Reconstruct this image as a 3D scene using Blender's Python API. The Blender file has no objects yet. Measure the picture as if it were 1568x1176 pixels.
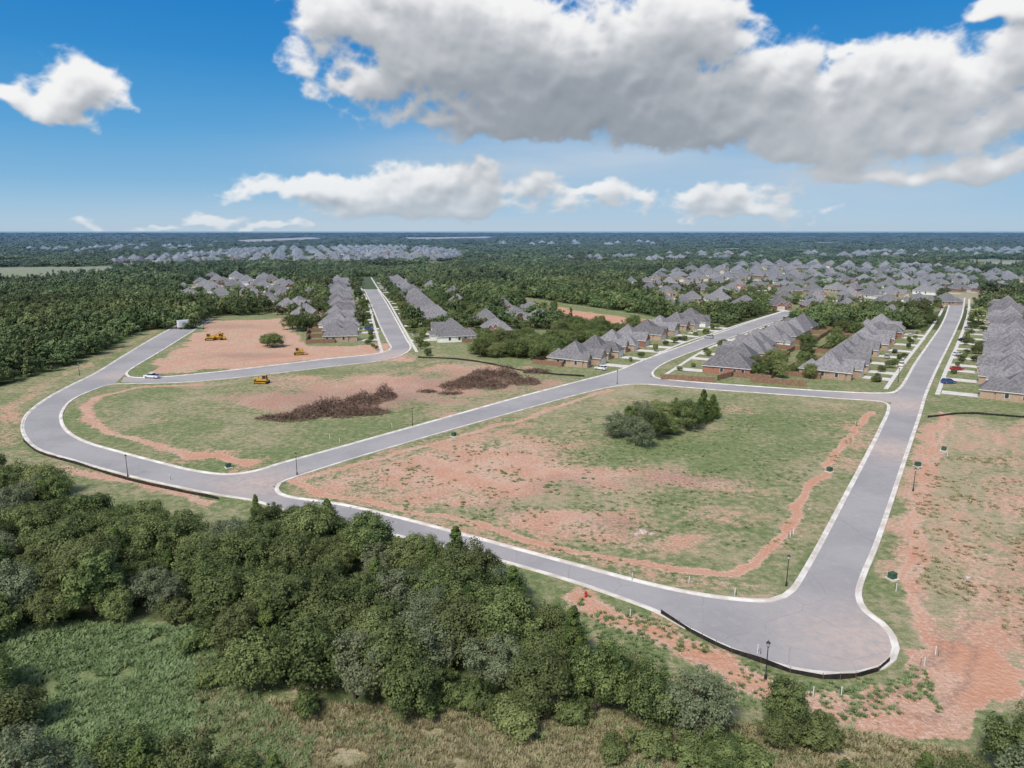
import bpy, math, random, bmesh
import numpy as np
from mathutils import Vector, geometry
random.seed(7); rs=np.random.RandomState(11)
scene=bpy.context.scene
scene.view_settings.view_transform='Standard'
scene.view_settings.look='None'; scene.view_settings.exposure=0
H=50.0; F=1088.0; P=math.radians(12.19); sp,cp=math.sin(P),math.cos(P)
# survey of the site: bearings read from the drone picture -> metres on the ground plane
def G(x,y):
    u=x-784; v=y-588; t=H/(F*sp+v*cp)
    return (u*t, t*(F*cp-v*sp))
def proj(X,Y):
    d=np.maximum(Y*cp+H*sp,1.0)
    return 784+F*X/d, 588-F*(Y*sp-H*cp)/d
def GL(l): return [G(*p) for p in l]
def smooth(pts,step=1.5,closed=False):
    pts=[np.array(p,float) for p in pts]; n=len(pts); out=[]
    rng=range(n if closed else n-1)
    for i in rng:
        if closed: p0,p1,p2,p3=pts[(i-1)%n],pts[i],pts[(i+1)%n],pts[(i+2)%n]
        else: p0,p1,p2,p3=pts[max(i-1,0)],pts[i],pts[i+1],pts[min(i+2,n-1)]
        L=np.linalg.norm(p2-p1); k=max(1,int(L/step))
        t1=(p2-p0); t2=(p3-p1)
        if np.linalg.norm(t1)>0: t1=t1/np.linalg.norm(t1)*L
        if np.linalg.norm(t2)>0: t2=t2/np.linalg.norm(t2)*L
        for j in range(k):
            t=j/k
            h=(2*t**3-3*t*t+1)*p1+(t**3-2*t*t+t)*t1+(-2*t**3+3*t*t)*p2+(t**3-t*t)*t2
            out.append(h)
    if not closed: out.append(pts[-1])
    return out
def inpoly(x,y,poly):
    x=np.asarray(x);y=np.asarray(y); r=np.zeros(x.shape,bool); n=len(poly)
    for i in range(n):
        x1,y1=poly[i];x2,y2=poly[(i+1)%n]
        if y1==y2: continue
        c=((y1>y)!=(y2>y))&(x<(x2-x1)*(y-y1)/(y2-y1)+x1); r^=c
    return r
def dline(X,Y,pts):
    d=np.full(X.shape,1e9)
    for (ax,ay),(bx,by) in zip(pts[:-1],pts[1:]):
        dx,dy=bx-ax,by-ay; L=dx*dx+dy*dy+1e-9
        t=np.clip(((X-ax)*dx+(Y-ay)*dy)/L,0,1)
        d=np.minimum(d,(X-ax-t*dx)**2+(Y-ay-t*dy)**2)
    return np.sqrt(d)
lat=rs.rand(256,256)
def vnoise(x,y):
    xi=np.floor(x).astype(int);yi=np.floor(y).astype(int);fx=x-xi;fy=y-yi
    fx=fx*fx*(3-2*fx);fy=fy*fy*(3-2*fy)
    a=lat[xi%256,yi%256];b=lat[(xi+1)%256,yi%256];c=lat[xi%256,(yi+1)%256];d=lat[(xi+1)%256,(yi+1)%256]
    return (a*(1-fx)+b*fx)*(1-fy)+(c*(1-fx)+d*fx)*fy
def fbm(x,y,o=4,rg=.5,billow=False):
    s=0;a=.5;t=0
    for i in range(o):
        c,q=math.cos(.7*i),math.sin(.7*i)
        n=vnoise((x*c-y*q)*2.03**i+17.3*i,(x*q+y*c)*2.03**i+31.7*i)
        if billow and i>0: n=1-np.abs(2*n-1)
        s=s+a*n;t+=a;a*=rg
    return s/t
# ---------------------------------------------------------------- materials
def N(nt,t,**k):
    n=nt.nodes.new(t)
    for a,b in k.items(): setattr(n,a,b)
    return n
def setin(nt,s,v):
    if isinstance(v,bpy.types.NodeSocket): nt.links.new(v,s)
    else: s.default_value=v
def mth(nt,op,a,b=0.0,c=None,clamp=False):
    n=N(nt,'ShaderNodeMath',operation=op,use_clamp=clamp); setin(nt,n.inputs[0],a); setin(nt,n.inputs[1],b)
    if c is not None: setin(nt,n.inputs[2],c)
    return n.outputs[0]
def mix(nt,f,a,b):
    n=N(nt,'ShaderNodeMix',data_type='RGBA'); setin(nt,n.inputs[0],f)
    for s,v in ((n.inputs[6],a),(n.inputs[7],b)):
        if isinstance(v,tuple) and len(v)==3: v=v+(1,)
        setin(nt,s,v)
    return n.outputs[2]
def sstep(nt,x,lo,hi,a=0.0,b=1.0):
    n=N(nt,'ShaderNodeMapRange',interpolation_type='SMOOTHSTEP'); setin(nt,n.inputs[0],x)
    n.inputs[1].default_value=lo;n.inputs[2].default_value=hi;n.inputs[3].default_value=a;n.inputs[4].default_value=b
    return n.outputs[0]
def noise(nt,vec,scale,detail=4,rough=.55):
    n=N(nt,'ShaderNodeTexNoise'); n.inputs['Scale'].default_value=scale;n.inputs['Detail'].default_value=detail;n.inputs['Roughness'].default_value=rough
    if vec is not None: nt.links.new(vec,n.inputs['Vector'])
    return n.outputs[0]
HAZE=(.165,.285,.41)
def haze(nt,col,k=.95):  # aerial haze painted into the base colour, stronger with distance from the origin
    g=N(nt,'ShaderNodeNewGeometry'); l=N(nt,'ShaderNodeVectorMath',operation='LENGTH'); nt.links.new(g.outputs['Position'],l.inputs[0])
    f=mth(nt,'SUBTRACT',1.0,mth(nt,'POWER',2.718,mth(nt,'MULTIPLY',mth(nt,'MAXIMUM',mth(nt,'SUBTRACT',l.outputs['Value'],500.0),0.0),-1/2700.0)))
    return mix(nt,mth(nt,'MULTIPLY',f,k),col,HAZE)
def newmat(name,rough=.9):
    m=bpy.data.materials.new(name);m.use_nodes=True;nt=m.node_tree
    b=nt.nodes['Principled BSDF'];b.inputs['Roughness'].default_value=rough
    b.inputs['Specular IOR Level'].default_value=.2
    return m,nt,b
def simple(name,c1,c2=None,scale=2.0,rough=.85,hz=False,metal=0,rnd=0):
    m,nt,b=newmat(name,rough); c2=c2 or tuple(x*.8 for x in c1)
    g=N(nt,'ShaderNodeNewGeometry')
    col=mix(nt,sstep(nt,noise(nt,g.outputs['Position'],scale,3),.35,.65),c1,c2)
    if rnd:
        oi=N(nt,'ShaderNodeObjectInfo'); hs=N(nt,'ShaderNodeHueSaturation'); nt.links.new(col,hs.inputs['Color'])
        nt.links.new(mth(nt,'MULTIPLY_ADD',oi.outputs['Random'],rnd,1-rnd/2),hs.inputs['Value']); col=hs.outputs[0]
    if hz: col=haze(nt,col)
    nt.links.new(col,b.inputs['Base Color']); b.inputs['Metallic'].default_value=metal
    return m
def foliage(name,dark,light,yel,rnd=.5,trans=.3,big=0):
    m,nt,b=newmat(name,.7)
    g=N(nt,'ShaderNodeNewGeometry');oi=N(nt,'ShaderNodeObjectInfo')
    n1=noise(nt,g.outputs['Position'],.75,4,.65)
    c=mix(nt,sstep(nt,n1,.38,.62),dark,light)
    c=mix(nt,mth(nt,'MULTIPLY',mth(nt,'POWER',oi.outputs['Random'],1.6),.75),c,yel)
    w=N(nt,'ShaderNodeTexWhiteNoise',noise_dimensions='1D'); nt.links.new(mth(nt,'MULTIPLY',oi.outputs['Random'],917.3),w.inputs['W'])
    hs=N(nt,'ShaderNodeHueSaturation');nt.links.new(c,hs.inputs['Color'])
    val=mth(nt,'MULTIPLY_ADD',w.outputs['Value'],rnd,1-rnd*.5)
    if big:
        n2=noise(nt,g.outputs['Position'],.012,4,.65);val=mth(nt,'MULTIPLY',val,sstep(nt,n2,.35,.65,.62,1.35))
        n3=noise(nt,g.outputs['Position'],.0035,3,.6);nt.links.new(sstep(nt,n3,.38,.62,.485,.515),hs.inputs['Hue'])
    nt.links.new(val,hs.inputs['Value'])
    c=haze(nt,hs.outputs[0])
    nt.links.new(c,b.inputs['Base Color'])
    if trans>0:
        tr=N(nt,'ShaderNodeBsdfTranslucent');nt.links.new(c,tr.inputs['Color'])
        ms=N(nt,'ShaderNodeMixShader');ms.inputs[0].default_value=trans
        nt.links.new(b.outputs[0],ms.inputs[1]);nt.links.new(tr.outputs[0],ms.inputs[2])
        nt.links.new(ms.outputs[0],nt.nodes['Material Output'].inputs[0])
    return m
M={}
M['leaf']=foliage('oak_foliage',(.058,.092,.030),(.205,.255,.090),(.235,.26,.105),.65,.33)
M['cedar']=foliage('cedar_foliage',(.045,.090,.028),(.165,.225,.06),(.18,.225,.07),.4,.33)
M['sage']=foliage('grey_green_foliage',(.105,.135,.075),(.25,.29,.165),(.25,.27,.15),.35,.33)
M['far']=foliage('forest_foliage',(.042,.079,.032),(.125,.172,.064),(.18,.21,.085),.65,0,1)
M['bark']=simple('bark',(.12,.09,.065),(.07,.055,.045),4)
M['twig']=simple('dead_wood',(.25,.17,.125),(.09,.058,.045),1.2)
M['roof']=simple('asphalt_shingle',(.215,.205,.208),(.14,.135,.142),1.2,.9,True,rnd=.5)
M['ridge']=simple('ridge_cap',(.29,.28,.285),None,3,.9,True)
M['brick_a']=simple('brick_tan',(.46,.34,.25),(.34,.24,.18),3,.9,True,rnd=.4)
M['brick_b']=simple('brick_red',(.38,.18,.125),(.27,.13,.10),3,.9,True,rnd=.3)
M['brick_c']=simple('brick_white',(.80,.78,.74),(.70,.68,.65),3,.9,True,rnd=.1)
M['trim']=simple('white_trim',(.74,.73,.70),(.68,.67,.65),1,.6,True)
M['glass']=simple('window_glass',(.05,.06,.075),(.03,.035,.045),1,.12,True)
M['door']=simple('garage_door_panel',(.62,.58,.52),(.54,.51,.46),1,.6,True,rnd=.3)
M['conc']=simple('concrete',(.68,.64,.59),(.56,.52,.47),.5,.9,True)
M['kerb']=simple('kerb_concrete',(.74,.70,.64),(.54,.48,.42),.35,.9)
M['wood']=simple('cedar_plank',(.28,.17,.11),(.18,.115,.08),2)
M['black']=simple('black_metal',(.02,.02,.022),(.03,.03,.03),2,.5)
M['silt']=simple('silt_fence_fabric',(.018,.018,.02),(.04,.035,.03),2,.8)
M['tyre']=simple('tyre_rubber',(.02,.02,.02),(.03,.028,.026),4)
M['yellow']=simple('machine_yellow',(.62,.36,.04),(.45,.26,.05),1.5,.45)
M['lamp']=simple('lamp_glass',(.7,.7,.66),None,1,.3)
M['green']=simple('utility_green',(.05,.11,.07),(.04,.09,.055),2,.6)
M['red']=simple('hydrant_red',(.5,.04,.03),(.4,.03,.02),2,.5)
M['pvc']=simple('white_pvc',(.75,.75,.74),None,2,.5)
M['stone']=simple('limestone',(.55,.47,.40),(.38,.31,.26),2)
for k,c in dict(p_white=(.75,.76,.77),p_black=(.02,.02,.025),p_silver=(.38,.40,.42),p_red=(.32,.03,.03),p_blue=(.05,.10,.25)).items():
    M[k]=simple('car_paint_'+k[2:],c,tuple(x*.93 for x in c),1,.25)
M['weed']=foliage('weed_leaf',(.13,.20,.07),(.25,.34,.15),(.28,.34,.17),.3)
M['straw']=foliage('dry_grass_blade',(.27,.25,.13),(.44,.38,.23),(.40,.36,.19),.3)
# asphalt
m,nt,b=newmat('asphalt',.9);M['asphalt']=m
g=N(nt,'ShaderNodeNewGeometry');pos=g.outputs['Position']
n1=noise(nt,pos,.06,4,.6);n2=noise(nt,pos,.7,6,.7);n3=noise(nt,pos,14,2)
c=mix(nt,sstep(nt,n1,.35,.65),(.30,.288,.288),(.37,.352,.345))
c=mix(nt,sstep(nt,n2,.5,.75,0,.6),c,(.44,.405,.38))
c=mix(nt,sstep(nt,n3,.4,.7,0,.3),c,(.19,.185,.19))
A=N(nt,'ShaderNodeAttribute',attribute_name='mud')
c=mix(nt,mth(nt,'MULTIPLY',A.outputs['Fac'],sstep(nt,n2,.35,.6,.25,.8)),c,(.54,.41,.34))
vt=N(nt,'ShaderNodeTexVoronoi',feature='DISTANCE_TO_EDGE');vt.inputs['Scale'].default_value=.11
vm=N(nt,'ShaderNodeVectorMath',operation='ADD');nt.links.new(pos,vm.inputs[0])
nn=N(nt,'ShaderNodeTexNoise');nn.inputs['Scale'].default_value=.3;nt.links.new(pos,nn.inputs['Vector']);nt.links.new(nn.outputs['Color'],vm.inputs[1]);nt.links.new(vm.outputs[0],vt.inputs['Vector'])
c=mix(nt,sstep(nt,vt.outputs['Distance'],.0,.008,.4,0),c,(.17,.165,.165))
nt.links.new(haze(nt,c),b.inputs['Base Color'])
# ground
m,nt,b=newmat('ground_soil_and_grass',.95);M['ground']=m
g=N(nt,'ShaderNodeNewGeometry');pos=g.outputs['Position']
A=N(nt,'ShaderNodeAttribute',attribute_name='cover');S=N(nt,'ShaderNodeSeparateColor');nt.links.new(A.outputs['Color'],S.inputs[0])
n1=noise(nt,pos,.12,5,.62);n2=noise(nt,pos,.7,6,.7);n3=noise(nt,pos,5,3,.7);n4=noise(nt,pos,1.7,4,.68)
lush=mix(nt,sstep(nt,n2,.36,.64),(.145,.185,.070),(.25,.285,.13))
lush=mix(nt,sstep(nt,n3,.42,.66,0,.6),lush,(.095,.13,.048))
straw=mix(nt,sstep(nt,n3,.38,.62),(.45,.385,.245),(.28,.25,.145))
straw=mix(nt,sstep(nt,n2,.45,.62,0,.6),straw,(.46,.34,.235))
dr=sstep(nt,mth(nt,'ADD',mth(nt,'ADD',S.outputs[1],mth(nt,'MULTIPLY',mth(nt,'SUBTRACT',n2,.5),1.3)),mth(nt,'MULTIPLY',mth(nt,'SUBTRACT',n1,.5),1.1)),.22,.95)
grass=mix(nt,dr,lush,straw)
d1=mix(nt,sstep(nt,n1,.38,.62),(.58,.375,.275),(.52,.28,.185))
d1=mix(nt,sstep(nt,n4,.45,.66,0,.65),d1,(.69,.51,.405))
d1=mix(nt,sstep(nt,n3,.5,.7,0,.65),d1,(.35,.185,.13))
d1=mix(nt,mth(nt,'MULTIPLY',sstep(nt,S.outputs[0],.78,1.0),.55),d1,(.54,.26,.15))
brown=mix(nt,sstep(nt,n4,.4,.62),(.23,.14,.11),(.41,.28,.215))
d1=mix(nt,S.outputs[2],d1,brown)
dm=sstep(nt,mth(nt,'ADD',mth(nt,'ADD',S.outputs[0],mth(nt,'MULTIPLY',mth(nt,'SUBTRACT',n2,.5),1.15)),mth(nt,'ADD',mth(nt,'MULTIPLY',mth(nt,'SUBTRACT',n1,.5),.7),mth(nt,'MULTIPLY',mth(nt,'SUBTRACT',n4,.5),.8))),.34,.74)
c=mix(nt,dm,grass,d1)
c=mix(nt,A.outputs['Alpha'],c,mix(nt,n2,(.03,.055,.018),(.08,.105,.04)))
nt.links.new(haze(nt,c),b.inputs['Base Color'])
bp=N(nt,'ShaderNodeBump');bp.inputs['Strength'].default_value=.75;bp.inputs['Distance'].default_value=.5
nt.links.new(n4,bp.inputs['Height']);nt.links.new(bp.outputs[0],b.inputs['Normal'])
# ---------------------------------------------------------------- mesh helpers
def link(o): scene.collection.objects.link(o); return o
class B:
    def __init__(s): s.v=[];s.f=[];s.m=[];s.mats=[]
    def mi(s,k):
        if k not in s.mats: s.mats.append(k)
        return s.mats.index(k)
    def add(s,vs,fs,k):
        o=len(s.v);s.v+= [tuple(p) for p in vs];i=s.mi(k)
        for f in fs: s.f.append(tuple(o+j for j in f));s.m.append(i)
    def box(s,x0,x1,y0,y1,z0,z1,k):
        s.add([(x0,y0,z0),(x1,y0,z0),(x1,y1,z0),(x0,y1,z0),(x0,y0,z1),(x1,y0,z1),(x1,y1,z1),(x0,y1,z1)],
              [(0,3,2,1),(4,5,6,7),(0,1,5,4),(1,2,6,5),(2,3,7,6),(3,0,4,7)],k)
    def frus(s,b,t,z0,z1,k):
        s.add([(b[0],b[2],z0),(b[1],b[2],z0),(b[1],b[3],z0),(b[0],b[3],z0),(t[0],t[2],z1),(t[1],t[2],z1),(t[1],t[3],z1),(t[0],t[3],z1)],
              [(0,3,2,1),(4,5,6,7),(0,1,5,4),(1,2,6,5),(2,3,7,6),(3,0,4,7)],k)
    def prism(s,prof,y0,y1,k):
        n=len(prof);s.add([(x,y0,z) for x,z in prof]+[(x,y1,z) for x,z in prof],
          [tuple(range(n)),tuple(range(2*n-1,n-1,-1))]+[(i,i+n,(i+1)%n+n,(i+1)%n) for i in range(n)],k)
    def cyl(s,p0,p1,r0,r1,k,n=8):
        a=np.array(p0,float);b=np.array(p1,float);d=b-a;d/=np.linalg.norm(d)+1e-9
        u=np.cross(d,[0,0,1.0]) if abs(d[2])<.9 else np.cross(d,[1.0,0,0]);u/=np.linalg.norm(u);w=np.cross(d,u)
        vs=[a+r0*(math.cos(t)*u+math.sin(t)*w) for t in np.linspace(0,2*math.pi,n,False)]+[b+r1*(math.cos(t)*u+math.sin(t)*w) for t in np.linspace(0,2*math.pi,n,False)]
        s.add(vs,[(i,(i+1)%n,(i+1)%n+n,i+n) for i in range(n)]+[tuple(range(n-1,-1,-1)),tuple(range(n,2*n))],k)
    def panel(s,a,c,h0,h1,k,t=.02):
        a=np.array(a,float);c=np.array(c,float);d=(c-a)/(np.linalg.norm(c-a)+1e-9);n=np.array([-d[1],d[0]])*t
        s.add([(*(a-n),0),(*(c-n),0),(*(c+n),0),(*(a+n),0),(*(a-n),h0),(*(c-n),h1),(*(c+n),h1),(*(a+n),h0)],[(0,1,5,4),(2,3,7,6),(4,5,6,7),(0,4,7,3),(1,2,6,5)],k)
    def mesh(s,name):
        me=bpy.data.meshes.new(name);me.from_pydata(s.v,[],s.f)
        for k in s.mats: me.materials.append(M[k])
        me.polygons.foreach_set('material_index',s.m);me.update();return me
    def obj(s,name,loc=(0,0,0),rz=0,parent=None):
        o=link(bpy.data.objects.new(name,s.mesh(name)));o.location=loc;o.rotation_euler[2]=rz
        if parent: o.parent=parent
        return o
def quadmesh(name,V,mi,mats):
    V=np.asarray(V,np.float32).reshape(-1,3);n=len(V)//4
    me=bpy.data.meshes.new(name);me.vertices.add(len(V));me.vertices.foreach_set('co',V.ravel())
    me.loops.add(n*4);me.loops.foreach_set('vertex_index',np.arange(n*4,dtype=np.int32))
    me.polygons.add(n);me.polygons.foreach_set('loop_start',np.arange(0,n*4,4,dtype=np.int32))
    me.polygons.foreach_set('material_index',np.asarray(mi,np.int32))
    for k in mats: me.materials.append(M[k])
    me.update();me.validate();return me
# ---------------------------------------------------------------- road network (kerb lines)
K1=[(437,735),(520,708),(600,684),(700,655),(800,627),(900,600),(950,590),(985,588),(1040,592),(1100,597),(1200,604),(1300,611),(1350,615),(1362,622),(1350,655),(1324,707),(1292,768),(1257,835),(1230,883),(1216,904),(1203,914),(1180,921),(1140,920),(1080,913),(1000,897),(900,871),(800,844),(700,817),(600,791),(520,773),(450,763),(428,757),(422,748),(427,740)]
K2=[(1477,456),(1473,480),(1463,505),(1451,530),(1431,570),(1416,605),(1407,635),(1385,700),(1360,775),(1337,840),(1318,885),(1312,912),(1322,935),(1348,955),(1364,975),(1369,992),(1364,1008),(1348,1020),(1320,1028),(1285,1031),(1245,1028),(1200,1019),(1150,1004),(1100,984),(1050,959),(1008,936),(950,914),(880,890),(780,861),(700,841),(600,817),(500,794),(440,781),(390,766),(335,757),(260,742),(195,727),(120,706),(60,687),(40,668),(36,650),(45,632),(75,609),(110,590),(148,571),(190,545),(230,521),(268,500),(292,487)]
KC=[(578,443),(592,465),(607,492),(622,520),(628,533),(616,543),(590,551),(500,562),(400,574),(300,584),(230,587),(175,588),(145,596),(110,612),(95,628),(92,643),(102,661),(130,677),(180,692),(240,708),(300,722),(350,727),(390,722),(430,710),(500,691),(600,663),(700,635),(800,607),(880,586),(940,570),(985,552),(1040,532),(1090,514),(1150,493),(1200,477)]
KD=[(327,487),(290,510),(240,541),(203,563),(193,572),(203,578),(240,578),(300,573),(400,562),(500,550),(575,542),(598,535),(594,522),(583,500),(567,462),(558,443)]
KE=[(1235,477),(1180,495),(1127,514),(1075,533),(1023,553),(1000,568),(1003,578),(1025,582),(1100,588),(1200,595),(1300,601),(1362,602),(1376,597),(1386,585),(1402,557),(1424,525),(1441,500),(1450,480),(1457,456)]
k1=smooth(GL(K1),1.5,True);k2=smooth(GL(K2));kc=smooth(GL(KC));kd=smooth(GL(KD));ke=smooth(GL(KE))
mudspots=[(G(1385,620),10),(G(395,740),8),(G(1340,985),9),(G(600,545),12),(G(1370,690),9),(G(185,575),7),(G(1330,600),8)]
def road(name,pts,z):
    vs=[Vector((p[0],p[1],z)) for p in pts]
    tr=geometry.tessellate_polygon([vs])
    me=bpy.data.meshes.new(name);me.from_pydata([tuple(v) for v in vs],[],[t for t in tr])
    me.update()
    bm=bmesh.new();bm.from_mesh(me);bmesh.ops.subdivide_edges(bm,edges=[e for e in bm.edges if e.calc_length()>4],cuts=2,use_grid_fill=False)
    bmesh.ops.triangulate(bm,faces=bm.faces)
    for f in bm.faces:
        f.normal_update()
        if f.normal.z<0: f.normal_flip()
    bm.to_mesh(me);bm.free()
    at=me.attributes.new('mud','FLOAT','POINT')
    at.data.foreach_set('value',[max([0]+[math.exp(-((v.co.x-c[0])**2+(v.co.y-c[1])**2)/r/r) for c,r in mudspots]) for v in me.vertices])
    me.materials.append(M['asphalt']);return link(bpy.data.objects.new(name,me))
def near_i(line,p):
    p=G(*p);return min(range(len(line)),key=lambda i:(line[i][0]-p[0])**2+(line[i][1]-p[1])**2)
kd0=kd[:near_i(kd,(193,572))+1]
a=near_i(kc,(175,588));b2=near_i(kc,(390,722))
s1=near_i(k1,(422,748));s2=near_i(k1,(1362,622))
lower=k1[s2:s1+1][::-1]
e1=near_i(ke,(1376,597))
road('loop_road',list(k2)+kd0+kc[a:b2+1]+lower+ke[e1:],.020)
up=kc[b2:]
i1=near_i(k1,(985,588))
road('connecting_road',up+ke[:near_i(ke,(1000,568))+1]+[np.array(G(990,586))]+k1[0:i1+1][::-1]+[np.array(G(424,745)),np.array(G(395,742))],.025)
road('cross_road',[np.array(p) for p in GL([(975,575)])]+ke[near_i(ke,(1003,578)):near_i(ke,(1362,602))+1]+GL([(1392,604),(1385,618)])+k1[i1:near_i(k1,(1350,615))+1][::-1],.030)
d0=near_i(kd,(203,578))
road('inner_road',kd[d0:]+kc[:near_i(kc,(230,587))+1]+GL([(185,585),(190,577)]),.035)
def kerb(name,line,side,closed=False,w=.62,h=.15):
    L=[np.array(p) for p in line];n=len(L);V=[];Fc=[]
    for i in range(n):
        a=L[(i-1)%n] if closed or i>0 else L[i];b=L[(i+1)%n] if closed or i<n-1 else L[i]
        t=(b-a)/(np.linalg.norm(b-a)+1e-9);nm=np.array([-t[1],t[0]])*side
        p=L[i];
        for q,z in ((p-nm*.25,0.0),(p-nm*.22,.045),(p+nm*.08,h*.5),(p+nm*.2,h),(p+nm*w,h),(p+nm*(w+.02),-.02)): V.append((q[0],q[1],z))
    for i in range(n if closed else n-1):
        j=(i+1)%n
        for k in range(5): Fc.append((i*6+k,j*6+k,j*6+k+1,i*6+k+1))
    me=bpy.data.meshes.new(name);me.from_pydata(V,[],Fc);me.materials.append(M['kerb']);me.update()
    link(bpy.data.objects.new(name,me))
def orient(line,inside):
    p=np.array(G(*inside));i=min(range(1,len(line)-1),key=lambda i:np.linalg.norm(line[i]-p));t=line[i+1]-line[i-1];d=p-line[i]
    return 1 if t[0]*d[1]-t[1]*d[0]>0 else -1
kerb('kerb',k1,orient(k1,(1000,860)),True)
kerb('kerb',k2,orient(k2,(1440,800)))
kerb('kerb',kc,orient(kc,(600,640)))
kerb('kerb',kd,orient(kd,(300,540)))
kerb('kerb',ke,orient(ke,(1200,585)))
# ---------------------------------------------------------------- houses
def hip(bd,x0,x1,y0,y1,z,pitch,o=.45,k='roof'):
    x0-=o;x1+=o;y0-=o;y1+=o;w=x1-x0;d=y1-y0;z-=o*pitch*.5
    if w>=d:
        r=d/2;h=z+r*pitch;R=[(x0+r,(y0+y1)/2,h),(x1-r,(y0+y1)/2,h)]
        fs=[(0,1,5,4),(1,2,5),(2,3,4,5),(3,0,4)]
    else:
        r=w/2;h=z+r*pitch;R=[((x0+x1)/2,y0+r,h),((x0+x1)/2,y1-r,h)]
        fs=[(0,1,4),(1,2,5,4),(2,3,5),(3,0,4,5)]
    c=[(x0,y0,z),(x1,y0,z),(x1,y1,z),(x0,y1,z)]
    bd.add(c+R,fs,k)
    bd.add([(a[0],a[1],z-.2) for a in c]+[(a[0],a[1],z-.003) for a in c],[(0,1,5,4),(1,2,6,5),(2,3,7,6),(3,0,4,7),(3,2,1,0)],'trim')
    for a,e in ((0,0),(1,1 if w>=d else 0),(2,1),(3,0 if w>=d else 1)):
        bd.cyl(c[a],R[e],.09,.09,'ridge',4)
    bd.cyl(R[0],R[1],.09,.09,'ridge',4)
def gable(bd,wl,x0,x1,y0,y1,z,pitch,o=.4,k='roof',wall='brick_a'):
    cx=(x0+x1)/2;r=(x1-x0)/2;h=z+r*pitch
    wl.add([(x0,y0,z),(x1,y0,z),(cx,y0,h)],[(0,1,2)],wall)
    zz=z-o*pitch;t=.16;ya=y0-o
    bd.add([(x0-o,ya,zz+t),(cx,ya,h+t),(cx,y1,h+t),(x0-o,y1,zz+t),(x1+o,ya,zz+t),(x1+o,y1,zz+t)],[(0,1,2,3),(1,4,5,2)],k)
    bd.add([(x0-o,ya,zz-.08),(cx,ya,h-.08),(x1+o,ya,zz-.08),(x0-o,ya,zz+t-.003),(cx,ya,h+t-.003),(x1+o,ya,zz+t-.003)],[(0,1,4,3),(1,2,5,4)],'trim')
    bd.add([(x0-o,ya,zz-.08),(x0-o,y1,zz-.08),(x0-o,y1,zz+t-.003),(x0-o,ya,zz+t-.003),(x1+o,ya,zz-.08),(x1+o,y1,zz-.08),(x1+o,y1,zz+t-.003),(x1+o,ya,zz+t-.003)],[(0,1,2,3),(4,7,6,5)],'trim')
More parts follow.
